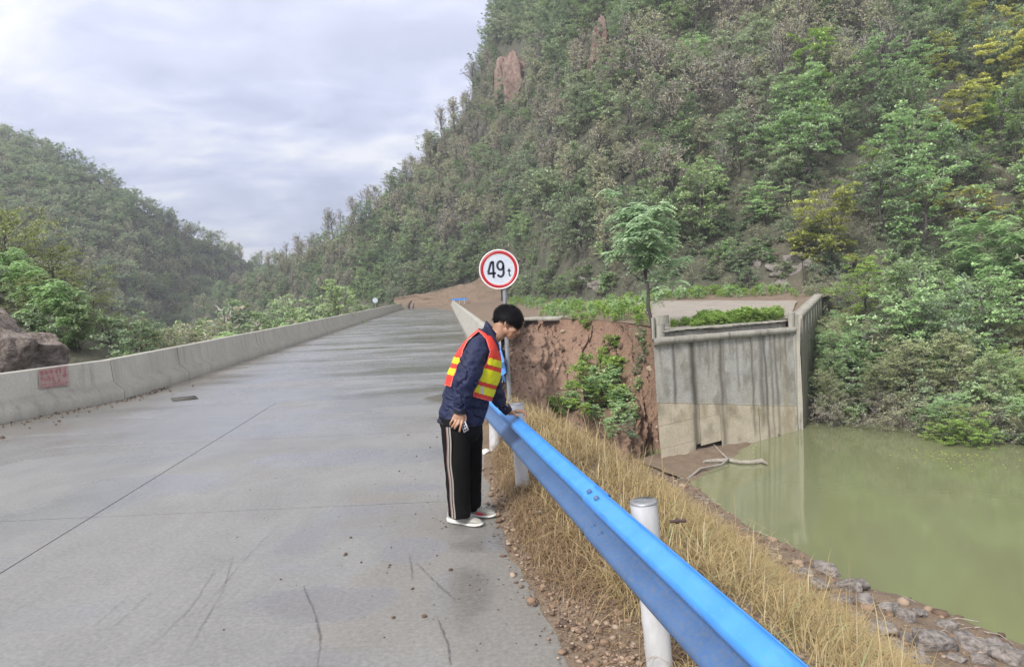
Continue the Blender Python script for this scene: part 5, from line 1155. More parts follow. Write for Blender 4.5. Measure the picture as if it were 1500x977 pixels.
# driftwood, rock and floating leaves
b = Buf(); pts = [at(1030, 673, 29)]+[atz(px, py, -5.52) for px, py in [(1048, 675), (1068, 674), (1085, 677), (1102, 677), (1116, 675), (1124, 679)]]; pts[0] = atz(1030, 676, -5.45)
tube(b, pts, [.06, .10, .09, .085, .09, .11, .04], 8); tube(b, [pts[2], pts[2]+[-.3, .3, .35], pts[2]+[-.5, .4, .6]], [.05, .03, .01], 5)
o = ob('driftwood', rel(b, pts[2]), M['dry_wood'], None, loc=tuple(pts[2])); tag(o, 'pale driftwood log lying in the water before the abutment', 'log')
b = Buf(); pts = [wp(-.9, -5.75, 2.2)+[0, 0, .2], wp(.4, -5.45, 1.8), wp(1.6, -5.5, 1.9), wp(2.6, -5.42, 1.6)]; tube(b, pts, [.04, .05, .05, .02], 6); o = ob('driftwood', rel(b, pts[1]), M['dry_wood'], None, loc=tuple(pts[1])); tag(o, 'thin dead branch on the silt at the foot of the abutment', 'branch')
o = link('rock', rock_mesh('rock', M['rock'], 44, 3, (.55, .35, .22), .6), None, tuple(atz(1128, 634, -5.5))); tag(o, 'pale flat rock at the water line against the abutment', 'rock')
b = Buf(); rng = np.random.RandomState(15); n = 120; P = []
for i in range(n):
    px = rng.normal(1395, 50); py = np.interp(px, [1250, 1400, 1500], [648, 662, 672])+abs(rng.normal(0, 9)); P.append(atz(px, py, -5.588))
for i in range(40): P.append(atz(rng.uniform(1020, 1110), rng.uniform(640, 670), -5.588))
for i, p in enumerate(P):
    a = rng.uniform(0, 6.28); s_ = rng.uniform(.03, .08); u = np.array([math.cos(a), math.sin(a), 0])*s_; v = np.array([-u[1], u[0], .0])*.5; b.add([p-u, p+v, p+u, p-v], [[3, 2, 1, 0]], rng.uniform())
tag(ob('floating_leaves', b, M['leaf_yellow']), 'yellowish leaves floating on the water under the lime bush', kind='stuff')

# ================================================================== guardrail
PROF = [(0, .03), (.008, .018), (.022, .03), (.05, .078), (.062, .083), (.078, .083), (.09, .078), (.122, .022), (.135, .004), (.150, 0), (.165, 0), (.178, .004), (.19, .022), (.222, .078), (.234, .083), (.25, .083), (.262, .078), (.288, .03), (.302, .018), (.31, .03)]
def wbeam(path, z0, b=None, thick=.004):
    """path: function s->(x,y); returns buffer, material indices (dusty valley / clean crests)"""
    b = Buf(); P = []
    for (x, y, dx, dy, dz) in path:
        n_ = math.hypot(dx, dy); nx, ny = -dy/n_, dx/n_      # towards the road
        fr = [(x+nx*o_, y+ny*o_, z0+z_+dz) for z_, o_ in PROF]; bk_ = [(x+nx*(o_-thick), y+ny*(o_-thick), z0+z_+dz) for z_, o_ in PROF[::-1]]; P.append(fr+bk_)
    loft(b, P, cap=False); return b
gr = empty('guardrail', (float(rail_x(3.2)), 3.2, 0), 'bright blue guardrail on white posts running down to the right', 'guardrail'); GO = np.array(gr.location)
for (y0, y1, o_) in ((-2.2, 3.62, .008), (3.40, 8.35, 0)):
    ys = np.linspace(y0, y1, 26); pa = [(float(rail_x(y))-o_, y, -.173, 1.0, .006*math.sin(y*1.1)) for y in ys]
    bm_ = wbeam(pa, .445); me = rel(bm_, GO).mesh('beam', [M['blue_steel'], M['blue_dusty']], True)
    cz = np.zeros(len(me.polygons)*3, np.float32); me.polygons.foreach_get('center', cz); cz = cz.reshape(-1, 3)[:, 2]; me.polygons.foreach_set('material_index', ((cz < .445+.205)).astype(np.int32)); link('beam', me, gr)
for (y, z_, dz) in [(3.46, .60+.135, 0), (3.58, .60+.135, 0), (3.46, .563, 0), (3.58, .563, 0), (7.6, .735, 0), (7.7, .50, 0)]:
    b = Buf(); x = float(rail_x(y)); o_ = .062 if z_ > .7 else (.076 if z_ < .52 else .048); c = np.array([x-o_*.98-.006, y, z_-.012]); d = np.array([-.5, -.05, .86]) if z_ > .52 else np.array([-1, -.17, .1]); d /= np.linalg.norm(d)
    tube(b, [c-d*.004, c+d*.008], [.014, .011], 10); ob('bolt', rel(b, GO), M['blue_dusty'], gr)
def post(x, y, zt, lean, par, o3, r=.057, z0=-.6, m='white_paint'):
    b = Buf(); k = 20; dirv = np.array([-math.tan(lean), 0, 1.]); base = np.array([x, y, 0.]); pts = [base+dirv*z_ for z_ in (z0, 0, .3, zt-.012, zt)]; tube(b, pts, [r, r, r, r, r*.97], k)
    o = ob('post', rel(b, o3), M[m], par, smooth=False)
    b = Buf(); tube(b, [base+dirv*(zt-.004), base+dirv*(zt+.004), base+dirv*(zt+.006)], [r*1.04, r*1.04, r*.80], k, cap=False); q = base+dirv*(zt+.002); tube(b, [q, q+[0, 0, .001]], [r*.82, r*.82], k); ob('post_cap', rel(b, o3), M['galv'], par)
post(.575, 3.15, .785, R(3.5), gr, GO); post(.03, 6.3, .757, R(1), gr, GO); post(-.245, 8.0, .70, R(-2), gr, GO)
b = Buf(); tube(b, [(.63, 3.13, .70), (.70, 3.12, .705)], [.007, .007], 6); tube(b, [(.655, 3.127, .703), (.668, 3.126, .703)], [.013, .013], 6); ob('post_bolt', rel(b, GO), M['rust'], gr)
b = Buf(); tube(b, [(.04, 6.27, -.1), (.04, 6.27, .06)], [.10, .085], 10); ob('post_footing', rel(b, GO), M['parapet_concrete'], gr)
g2_ = empty('guardrail', (-.13, 10.4, 0), 'short blue rail section seen end-on behind the sign pole', 'guardrail'); o3 = np.array(g2_.location)
pa = [(-.105-(y-10.4)*.034, y, -.034, 1.0, 0) for y in np.linspace(10.4, 16.6, 12)]; me = rel(wbeam(pa, .445), o3).mesh('beam', M['blue_steel'], True); link('beam', me, g2_)
p = at(673, 440, 117); g3_ = empty('guardrail', (p[0], 117, 0), 'tiny blue guardrail crossing the far end of the road', 'guardrail'); o3 = np.array(g3_.location)
pa = [(p[0]-1.15+t*2.3, 117, -1, .05, 0) for t in np.linspace(0, 1, 8)]; pa = [(x, y, 1, .02, 0) for x, y, *_ in pa]; me = rel(wbeam(pa, .75), o3).mesh('beam', M['blue_steel']); link('beam', me, g3_)
for k in (-.75, 0, .75): post(p[0]+k, 117.1, 1.05, 0, g3_, o3, .05)

# ================================================================== weight limit sign
def text_mesh(body, size, sx, off, mt, name):
    c = bpy.data.curves.new(name, 'FONT'); c.body = body; c.size = size; c.offset = off; c.extrude = .0015; c.align_x = 'CENTER'; c.align_y = 'CENTER'; c.resolution_u = 6
    o = bpy.data.objects.new(name, c); COL.objects.link(o); dg = bpy.context.evaluated_depsgraph_get(); me = bpy.data.meshes.new_from_object(o.evaluated_get(dg)); bpy.data.objects.remove(o); me.transform(Matrix.Diagonal((sx, 1, 1, 1))); me.materials.clear(); me.materials.append(mt); return me
cs = at(731, 395, 11.4); sg = empty('weight_limit_sign', (-.085, 11.4, 0), 'round red-rimmed white sign reading 49t on a grey steel pole', 'sign'); SO = np.array(sg.location)
def disc(r0, r1, y, th, k=64):
    b = Buf(); an = np.arange(k)*2*math.pi/k; i = np.arange(k); j = (i+1) % k; c = cs.copy(); c[1] = y
    R_ = lambda r, dy: c+np.c_[r*np.cos(an), np.full(k, dy), r*np.sin(an)]
    if r0 <= 0:
        v = np.concatenate([R_(r1, 0), R_(r1, th), [c]]); b.add(v, np.stack([i, j, np.full(k, 2*k)], -1)); b.add(v, np.stack([i, i+k, j+k, j], -1)); b.add(np.concatenate([R_(r1, th), [c+[0, th, 0]]]), np.stack([j, i, np.full(k, k)], -1))
    else:
        v = np.concatenate([R_(r0, 0), R_(r1, 0), R_(r1, th), R_(r0, th)]); b.add(v, np.concatenate([np.stack([i+a_*k, j+a_*k, j+((a_+1) % 4)*k, i+((a_+1) % 4)*k], -1) for a_ in range(4)]))
    return b
ob('sign_plate', rel(disc(0, .285, 11.352, .004), SO), M['sign_white'], sg); ob('sign_rim', rel(disc(.279, .302, 11.347, .012), SO), M['sign_rim'], sg); ob('red_ring', rel(disc(.236, .279, 11.349, .0025), SO), M['sign_red'], sg)
ob('inner_border', rel(disc(.226, .236, 11.3495, .002), SO), M['sign_rim'], sg)
def glyph(name, strokes, dx, dz, wd_):
    b = Buf()
    for st in strokes:
        p = np.array(st, float); n = len(p); d = np.gradient(p, axis=0); d /= np.linalg.norm(d, axis=1)[:, None]+1e-9; m = np.c_[-d[:, 1], d[:, 0]]*wd_/2
        lo, hi = p-m, p+m; F_ = lambda q, y_: np.c_[cs[0]+dx+q[:, 0], np.full(n, y_), cs[2]+dz+q[:, 1]]
        rings = np.stack([F_(lo, 11.3475), F_(hi, 11.3475), F_(hi, 11.351), F_(lo, 11.351)], 1); loft(b, rings)
    ob(name, rel(b, SO), M['sign_black'], sg)
arc = lambda cx, cz, rx_, rz_, a0, a1, n=22: [(cx+rx_*math.cos(R(q)), cz+rz_*math.sin(R(q))) for q in np.linspace(a0, a1, n)]
glyph('numeral', [[(-.008, .118), (-.058, -.040)], [(-.066, -.052), (.058, -.052)], [(.022, .122), (.022, -.122)], [(-.008, .118), (.032, .112)]], -.108, .0, .033)
glyph('numeral', [arc(0, .052, .045, .062, 0, 360), [(.045, .052), (.045, -.045)], arc(-.003, -.052, .048, .062, 8, -150)], .022, .008, .033)
glyph('letter', [[(0, .055), (0, -.035)], arc(.016, -.034, .016, .020, 180, 300, 8), [(-.024, .022), (.026, .022)]], .150, -.045, .018)
b = Buf(); tube(b, [(-.085, 11.4, -.4), (-.085, 11.4, cs[2]+.22)], [.033, .033], 16); ob('pole', rel(b, SO), M['galv'], sg)
for dz in (-.12, .14):
    b = Buf(); box(b, (cs[0], 11.37, cs[2]+dz), (.20, .03, .035)); ob('clamp', rel(b, SO), M['galv'], sg)
p = at(549.5, 440, 92); s2 = empty('round_sign', (p[0], 92, 0), 'small distant round white sign rising behind the left parapet', 'sign'); o3 = np.array(s2.location); cs = p
b = disc(0, .32, 92, .03, 24); ob('sign_plate', rel(b, o3), M['sign_white'], s2); b = Buf(); tube(b, [(p[0], 92.05, -1.5), (p[0], 92.05, p[2])], [.05, .05], 8); ob('pole', rel(b, o3), M['galv'], s2)
p = at(598, 446, 105.5); b = Buf(); tube(b, [p+[0, 0, -1.2], p+[.1, 0, 0], p+[.5, 0, .5]], [.22, .18, .1], 7); tube(b, [p+[.5, 0, -1.2], p+[.8, 0, .1]], [.14, .08], 6); o = ob('dead_stump', rel(b, p), M['bark'], None, loc=tuple(p)); tag(o, 'dark dead stump at the far end of the left parapet', 'stump')

# ================================================================== air
b = Buf(); box(b, (-30, 215, 70), (1500, 620, 180)); o = ob('haze', b, [])
hm = bpy.data.materials.new('haze'); hm.use_nodes = True; t = hm.node_tree; t.nodes.clear(); out = N(t, 'ShaderNodeOutputMaterial'); v = N(t, 'ShaderNodeVolumePrincipled')
v.inputs['Color'].default_value = (.86, .90, 1, 1); v.inputs['Density'].default_value = .0007; v.inputs['Anisotropy'].default_value = .2; L(t, v.outputs[0], out.inputs[1]); o.data.materials.append(hm)
tag(o, 'thin bluish air between the hills', kind='stuff')
# ================================================================== the man
DP = 5.5
def B(px, py, dy=0.0):          # body point: photo position, dy metres farther (+) or nearer (-) than the body's middle plane
    return at(px, py, DP+dy)
man = empty('person', tuple(atz(676, 768, 0)), 'man in navy jacket, orange vest and black trousers leaning over the blue rail', 'person'); MO = np.array(man.location)
XA = np.array([1., 0, 0]); YA = np.array([0, 1., 0]); 
def ring(c, ux, a, uy, b_, k=40, sq=2.0):
    th = np.arange(k)*2*math.pi/k; cx = np.sign(np.cos(th))*abs(np.cos(th))**(2/sq); sy = np.sign(np.sin(th))*abs(np.sin(th))**(2/sq)
    return np.asarray(c)+cx[:, None]*ux*a+sy[:, None]*uy*b_
def catmull(P, n):
    P = np.asarray(P, float); m = len(P); t = np.linspace(0, m-1, n); out = []
    for u in t:
        i = min(int(u), m-2); f_ = u-i; p0 = P[max(i-1, 0)]; p1 = P[i]; p2 = P[i+1]; p3 = P[min(i+2, m-1)]
        out.append(.5*((2*p1)+(-p0+p2)*f_+(2*p0-5*p1+4*p2-p3)*f_**2+(-p0+3*p1-3*p2+p3)*f_**3))
    return np.array(out)
def tube_s(b, pts, rad, k=18, n=24, flat=1.0):
    q = catmull(np.c_[np.asarray(pts, float), np.asarray(rad, float)], n); tube(b, q[:, :3], q[:, 3], k)
def remesh(name, buf, mt, vox, smooth=6, par=man, disp=None):
    me = rel(buf, MO).mesh(name, mt); o = bpy.data.objects.new(name, me); COL.objects.link(o)
    m = o.modifiers.new('r', 'REMESH'); m.mode = 'VOXEL'; m.voxel_size = vox; m.use_smooth_shade = True
    m = o.modifiers.new('s', 'SMOOTH'); m.factor = .5; m.iterations = smooth
    dg = bpy.context.evaluated_depsgraph_get(); me2 = bpy.data.meshes.new_from_object(o.evaluated_get(dg)); bpy.data.objects.remove(o)
    if disp is not None:
        n_ = len(me2.vertices); co = np.zeros(n_*3, np.float32); me2.vertices.foreach_get('co', co); co = co.reshape(-1, 3); nm_ = np.zeros(n_*3, np.float32); me2.vertices.foreach_get('normal', nm_); nm_ = nm_.reshape(-1, 3)
        co = co+nm_*disp(co+MO)[:, None]; me2.vertices.foreach_set('co', co.astype(np.float32).ravel()); me2.update()
    me2.materials.clear(); me2.materials.append(mt); me2.polygons.foreach_set('use_smooth', np.ones(len(me2.polygons), bool)); me2.name = name
    return link(name, me2, par)
def ell(b, c, rx, ry, rz, ax=None, k=20, m=12):
    """ellipsoid with axes ax (3x3 rows)"""
    ax = np.eye(3) if ax is None else ax; rings = []
    for j in range(m+1):
        ph = -math.pi/2+math.pi*j/m; rr = max(math.cos(ph), .02); th = np.arange(k)*2*math.pi/k
        v = np.c_[rx*rr*np.cos(th), ry*rr*np.sin(th), np.full(k, rz*math.sin(ph))]; rings.append(np.asarray(c)+v @ ax)
    loft(b, rings)
# --- torso sections: (centre px, py, dy, half-thickness, half-width, section tilt)
TS = [((674, 618), .165, .185, 0.10), ((678, 602), .170, .190, .16), ((683, 583), .172, .195, .20), ((690, 563), .172, .200, .24), ((696, 545), .172, .210, .26), ((701, 527), .158, .215, .28), ((706, 511), .128, .215, .36), ((710, 499), .095, .190, .45), ((713, 490), .062, .120, .5), ((715, 485), .05, .07, .5)]
def torso_rings(grow_=0.0, n=70, k=96, lo=0.0, hi=1.0):
    A_ = np.array([[*B(*c), a, w_, tl] for c, a, w_, tl in TS]); A_ = catmull(A_, 200); t = np.linspace(lo, hi, n)*199; out = []
    for u in t:
        i = min(int(u), 198); q = A_[i]*(1-(u-i))+A_[i+1]*(u-i); tl = q[5]
        out.append(ring(q[:3], np.array([math.cos(tl), 0, -math.sin(tl)]), q[3]+grow_, YA, q[4]+grow_, k, 2.35))
    return np.array(out)
# --- arms
def arm(b, pts, rad, n=26, k=20): tube_s(b, [B(*p) for p in pts], rad, k, n)
RA = [(703, 505, -.13), (696, 517, -.20), (689, 538, -.235), (681, 562, -.245), (676, 582, -.235), (673.5, 602, -.225)]; RR = [.075, .086, .092, .083, .070, .048]
LA = [(712, 512, .15), (716, 535, .20), (721, 562, .215), (728, 580, .22), (737, 593, .23), (744.5, 603, .235)]; LR = [.075, .08, .075, .062, .052, .038]
jb = Buf(); loft(jb, torso_rings(0, 40, 40)); arm(jb, RA, RR); arm(jb, LA, LR)
def folds(c):
    x, y, z_ = c[:, 0], c[:, 1], c[:, 2]; q = fbm(x*9+z_*7, z_*16-x*9+y*3, 701, 3)-.5; q2 = fbm(x*26+y*9, z_*30+y*6, 702, 3)-.5; q3 = abs(fbm(z_*13+x*11, x*8-z_*6+y*5, 705, 3)-.5); return .028*q+.012*q2-.022*(q3 < .06)*(1-q3/.06)
remesh('jacket', jb, M['navy'], .008, 3, disp=folds)
# hem band, cuffs and collar
b = Buf(); hr = torso_rings(.004, 3, 60, 0, .02); loft(b, hr, cap=True); ob('jacket_hem', rel(b, MO), M['black_cloth'], man, True)
for nm_, pts, rr in (('cuff', [(673.7, 599, -.226), (673, 605.5, -.225)], [.050, .041]), ('cuff', [(741.5, 599.5, .234), (745.5, 604, .235)], [.042, .036])):
    b = Buf(); tube(b, [B(*p) for p in pts], rr, 20); ob(nm_, rel(b, MO), M['black_cloth'], man, True)
b = Buf(); rings = []
for c, a, w_, tl in [((716.5, 492), .064, .095, .55), ((718.5, 486), .067, .090, .60), ((720.5, 479.5), .066, .083, .66)]:
    rings.append(ring(B(*c), np.array([math.cos(tl+.25), 0, -math.sin(tl+.25)]), a, YA, w_, 32, 2.2))
for c, a, w_, tl in [((720.0, 480.5), .056, .074, .66), ((717, 490), .052, .078, .60)]: rings.append(ring(B(*c), np.array([math.cos(tl+.25), 0, -math.sin(tl+.25)]), a, YA, w_, 32, 2.2))
loft(b, rings, cap=False)
# collar wing that falls down the chest
P = [[B(711+u*9, 479+u*3+v*7, -.085-.01*v) for u in (0, .5, 1)] for v in (0, .5, 1)]
b2 = Buf(); w0 = [B(711, 479, -.088), B(719, 482, -.095), B(726, 498, -.085), B(733, 514, -.05), B(730, 508, -.075), B(721, 497, -.098), B(712, 486, -.10)]
ob('collar', rel(b, MO), M['navy'], man, True)
def plate(name, poly, mt, th=.006, par=man, nrm=np.array([0, -1., 0])):
    p = np.array(poly); n = len(p); q = p-nrm*th; c0 = p.mean(0); c1 = q.mean(0); i = np.arange(n); j = (i+1) % n; b = Buf()
    V = np.concatenate([p, q, [c0+nrm*.004], [c1]]); b.add(V, np.concatenate([np.stack([i, j, np.full(n, 2*n)], -1), np.stack([j+n, i+n, np.full(n, 2*n+1)], -1)])); b.add(V, np.stack([i, i+n, j+n, j], -1)); return ob(name, rel(b, MO), mt, par, True)
plate('collar_flap', [B(710, 478, -.10), B(716, 479, -.105), B(723, 490, -.115), B(731, 505, -.10), B(732.5, 514, -.075), B(729, 513, -.10), B(720, 500, -.135), B(711, 487, -.125)], M['navy'], .012)
# --- vest: shell over the torso, cut at the armholes, banded
TR = torso_rings(.016, 150, 220, .05, .93); m_, k_ = TR.shape[:2]
PR = np.array([[proj(TR[i, j]) for j in range(k_)] for i in range(m_)])
fx = lambda y: np.interp(y, [484, 490, 497, 515, 530, 545, 560, 575, 590], [700, 706, 712, 717.5, 713, 704, 697, 693, 692]); bx = lambda y: np.interp(y, [484, 490, 497, 512, 525, 540, 555, 566], [703, 696, 686, 679, 676, 670, 664, 661])
F = {}; 
for i in range(m_-1):
    for j in range(k_):
        j2 = (j+1) % k_; q = (PR[i, j]+PR[i, j2]+PR[i+1, j]+PR[i+1, j2])/4; x, y = q; s_ = .273*x-.962*y
        cen = (TR[i, j]+TR[i+1, j2])/2; dy = cen[1]-DP; front = x > (fx(y)+bx(y))/2
        if front:
            if x < fx(y) or s_ < -369.5: continue
            if s_ > -296 and x > 722 and abs(dy) < .09: continue     # open neck
            e = min(x-fx(y), s_+369.5); mt = 0
            if -318.5 < s_ < -308.4 or -345 < s_ < -325 or -362.5 < s_ < -351: mt = 1
            if -362 < s_ < -351.5 and 704 < x < 708.5: mt = 2
            if e < 1.5: mt = 3
            if abs(dy) < .012: mt = 3
        else:
            if x > bx(y) or s_ < -364.5: continue
            e = min(bx(y)-x, s_+364.5); mt = 0
            if -330.5 < s_ < -321 or -348 < s_ < -338: mt = 1
            if e < 1.5: mt = 3
        F.setdefault(mt, []).append((i*k_+j, i*k_+j2, (i+1)*k_+j2, (i+1)*k_+j))
fn = TR.reshape(-1, 3)
wob = .004*(fbm(fn[:, 2]*18, fn[:, 0]*14+fn[:, 1]*6, 88, 3)-.5)*2
cen_ = TR.mean(1, keepdims=True); out_ = (TR-cen_); out_ /= np.linalg.norm(out_, axis=2, keepdims=True); fn = fn+out_.reshape(-1, 3)*wob[:, None]
for mt, (nm_, mm) in {0: ('vest_panel', 'vest_red'), 1: ('reflective_band', 'vest_yellow'), 2: ('id_patch', 'vest_silver'), 3: ('vest_binding', 'vest_trim')}.items():
    if mt not in F: continue
    f_ = np.array(F[mt]); u_, inv_ = np.unique(f_, return_inverse=True); b = Buf(); off_ = out_.reshape(-1, 3)[u_]*(.003 if mt in (1, 2, 3) else 0); b.add(fn[u_]+off_, inv_.reshape(-1, 4))
    if mt == 0: vest = ob('safety_vest', rel(b, MO), M[mm], man, True)
    else:
        o = ob(nm_, rel(b, MO), M[mm], vest, True)
    
# --- trousers
tb = Buf()
loft(tb, [ring(B(673, 606), XA, .155, YA, .175, 36), ring(B(674, 620), XA, .150, YA, .18, 36), ring(B(677, 634), XA, .140, YA, .18, 36), ring(B(679, 644), XA, .10, YA, .15, 36)])
RL = [(667, 612, -.09), (667.5, 640, -.10), (668.5, 675, -.105), (671, 710, -.10), (673, 738, -.08), (673.5, 754, -.07)]; RRd = [.105, .103, .092, .083, .080, .084]
LL = [(686, 615, .10), (688, 645, .11), (690, 680, .13), (691, 710, .15), (692.5, 732, .16), (693.5, 746, .165)]; LRd = [.10, .098, .082, .070, .062, .060]
tube_s(tb, [B(*p) for p in RL], RRd, 24, 30); tube_s(tb, [B(*p) for p in LL], LRd, 24, 30)
def tf(c): return .020*(fbm(c[:, 0]*8, c[:, 2]*4+c[:, 1]*5, 711, 3)-.5)+.006*(fbm(c[:, 0]*25, c[:, 2]*18, 712, 2)-.5)+.010*(fbm(c[:, 0]*7, c[:, 2]*26, 713, 2)-.5)*ss(.35, .1, c[:, 2])
remesh('trousers', tb, M['trousers'], .009, 3, disp=tf)
q = catmull(np.c_[[B(*p) for p in RL], RRd], 60)
for nm_, o0, o1, mm, pr_ in (('side_stripe', -.055, -.026, 'stripe_white', .010), ('stripe_edge', -.060, -.0545, 'stripe_red', .011), ('stripe_line', -.043, -.038, 'trousers', .012)):
    rows_ = []
    for c in q[5:]:
        w_ = .003*math.sin(c[2]*22); a = [(c[0]+o+w_, c[1]-math.sqrt(max(c[3]**2-(o+w_)**2, 0))-pr_, c[2]) for o in (o0, (o0+o1)/2, o1)]; rows_.append(a)
    b = grid(np.array(rows_), flip=True); ob(nm_, rel(b, MO), M[mm], man, True)
# --- shoes
def shoe(heel, toe, top_c, mk, name='shoe'):
    heel = np.array(heel); toe = np.array(toe); d = toe-heel; Ls = np.linalg.norm(d); f_ = d/Ls; s_ = np.array([-f_[1], f_[0], 0]); e = empty(name, tuple(MO*0), None, None); e.parent = man; e.location = tuple(heel-MO)
    for k_ in ('label', 'category'):
        if k_ in e: del e[k_]
    def sec(t, w_, z0_, z1_, sh=0, p=2.6): return ring(f_*Ls*t+s_*sh+np.array([0, 0, (z0_+z1_)/2]), s_, w_, np.array([0, 0, 1.]), (z1_-z0_)/2, 20, p)
    b = Buf(); loft(b, [sec(-.03, .020, .012, .045), sec(.0, .030, .004, .048), (sec(.15, .037, 0, .040)), sec(.4, .034, .002, .032), sec(.7, .047, 0, .028), sec(.88, .044, .003, .028), sec(1.0, .028, .010, .030), sec(1.03, .010, .016, .028)])
    ob('sole', b, M['shoe_sole'], e, True)
    b = Buf(); loft(b, [sec(-.02, .012, .03, .075), sec(.02, .028, .03, .095), sec(.16, .033, .03, .098), sec(.36, .033, .025, .092), sec(.5, .036, .025, .080), sec(.7, .043, .022, .062), sec(.86, .038, .022, .052), sec(.97, .022, .022, .040), sec(1.0, .008, .024, .034)])
    ob('upper', b, M[mk], e, True)
    b = Buf(); 
    for t in (.52, .58, .64): tube(b, [f_*Ls*t+s_*-.026+np.array([0, 0, .083-.11*(t-.5)]), f_*Ls*t+np.array([0, 0, .093-.13*(t-.5)]), f_*Ls*t+s_*.026+np.array([0, 0, .083-.11*(t-.5)])], .0025, 5)
    o = ob('laces', b, M['shoe_sole'], e); o['kind'] = 'stuff'; return e, f_, s_, Ls
h0 = atz(658, 765, .0); t0 = atz(706, 771.5, .0); shoe(h0, t0, None, 'shoe_knit')
h1 = atz(692, 756, 0); t1 = atz(719, 758, 0); t1 = h1+(t1-h1)/np.linalg.norm(t1-h1)*.27; t1[1] += .02; e1, f_, s_, Ls = shoe(h1+[-.075, .02, 0], t1+[-.075, .02, 0], None, 'shoe_knit')
b = Buf(); loft(b, [ring(f_*Ls*t-s_*.028+np.array([0, 0, .034]), s_, w_, np.array([0, 0, 1.]), h_, 14) for t, w_, h_ in ((.45, .006, .010), (.55, .014, .022), (.68, .014, .022), (.8, .006, .010))]); ob('red_panel', b, M['shoe_red'], e1, True)
# --- head, neck and hands: one continuous body under the clothes
HC = B(743, 474); pt = R(28); HF = np.array([math.cos(pt), 0, -math.sin(pt)]); HU = np.array([math.sin(pt), 0, math.cos(pt)]); AX = np.array([HF, YA, HU])
hp = lambda f_, s_, u: HC+HF*f_+YA*s_+HU*u
bb = Buf()
ell(bb, hp(-.012, 0, .030), .094, .074, .086, AX); ell(bb, hp(.045, 0, .005), .047, .062, .062, AX); ell(bb, hp(.048, 0, -.045), .040, .050, .052, AX)
ell(bb, hp(.058, 0, -.078), .026, .030, .024, AX); ell(bb, hp(.012, 0, -.045), .056, .060, .044, AX); ell(bb, hp(.048, 0, -.022), .042, .060, .050, AX); ell(bb, hp(.072, 0, .035), .020, .050, .022, AX)
tube_s(bb, [hp(.082, 0, .018), hp(.094, 0, -.005), hp(.104, 0, -.028), hp(.096, 0, -.038)], [.008, .010, .013, .009], 10, 10)
ell(bb, hp(.082, 0, -.056), .011, .022, .008, AX); ell(bb, hp(.080, 0, -.066), .011, .020, .008, AX)
for sd in (-1, 1):
    ell(bb, hp(.098-.008, sd*.012, -.034), .010, .008, .008, AX); ell(bb, hp(.060, sd*.042, -.018), .022, .018, .018, AX)
    tube_s(bb, [hp(-.002, sd*.073, .022), hp(-.012, sd*.082, .018), hp(-.016, sd*.084, .0), hp(-.008, sd*.080, -.016), hp(.004, sd*.074, -.026)], [.006, .008, .007, .007, .005], 8, 14); ell(bb, hp(-.004, sd*.074, .0), .014, .006, .020, AX)
tube_s(bb, [hp(-.035, 0, -.02), B(731, 487), B(723, 493), B(712, 505)], [.060, .056, .058, .075], 20, 14)
loft(bb, torso_rings(-.035, 16, 24, .05, .9)); 
tube_s(bb, [B(712, 510), B(*RA[0]), B(*RA[2]), B(*RA[3]), B(*RA[5])], [.05, .05, .045, .04, .030], 12, 20); tube_s(bb, [B(712, 510), B(*LA[0]), B(*LA[2]), B(*LA[3]), B(*LA[5])], [.05, .05, .045, .036, .028], 12, 20)
tube_s(bb, [B(676, 600), B(668, 640, -.09), B(669, 690, -.1), B(672, 745, -.08), h0+[.05, 0, .07]], [.09, .07, .05, .04, .035], 12, 20); tube_s(bb, [B(680, 600), B(687, 640, .1), B(690, 690, .13), B(693, 738, .16), h1+[-.02, .02, .07]], [.09, .07, .05, .035, .03], 12, 20)
# right hand: back of the hand to the camera, fingers down, card held between index finger and thumb
def fing(pts, r0): 
    n_ = len(pts); tube_s(bb, [B(*p) for p in pts], np.linspace(r0, r0*.78, n_), 10, 12)
dR = -.225
loft(bb, [ring(B(673, 602, dR), XA, .027, YA, .020, 16), ring(B(672, 607, dR-.005), XA, .038, YA, .019, 16), ring(B(671, 612, dR-.006), XA, .046, YA, .016, 16), ring(B(670.5, 616, dR-.004), XA, .044, YA, .013, 16)])
fing([(678.0, 614, dR-.004), (676.0, 621, dR-.020), (674.2, 627, dR-.022), (673.0, 632.5, dR-.016)], .0100)
fing([(673.2, 615, dR-.010), (671.0, 620.5, dR-.026), (667.8, 624.5, dR-.022), (666.0, 628, dR-.008)], .0102)
fing([(668.8, 614.5, dR-.010), (666.0, 619.5, dR-.024), (663.2, 623.5, dR-.018), (662.0, 626, dR-.004)], .0098)
fing([(664.8, 612.5, dR-.006), (661.6, 616.5, dR-.018), (659.8, 620, dR-.012), (659.6, 622.5, dR)], .0085)
fing([(679.0, 606, dR+.008), (682.0, 611, dR+.010), (681.0, 617, dR+.008), (678.5, 621.5, dR+.006)], .0108)
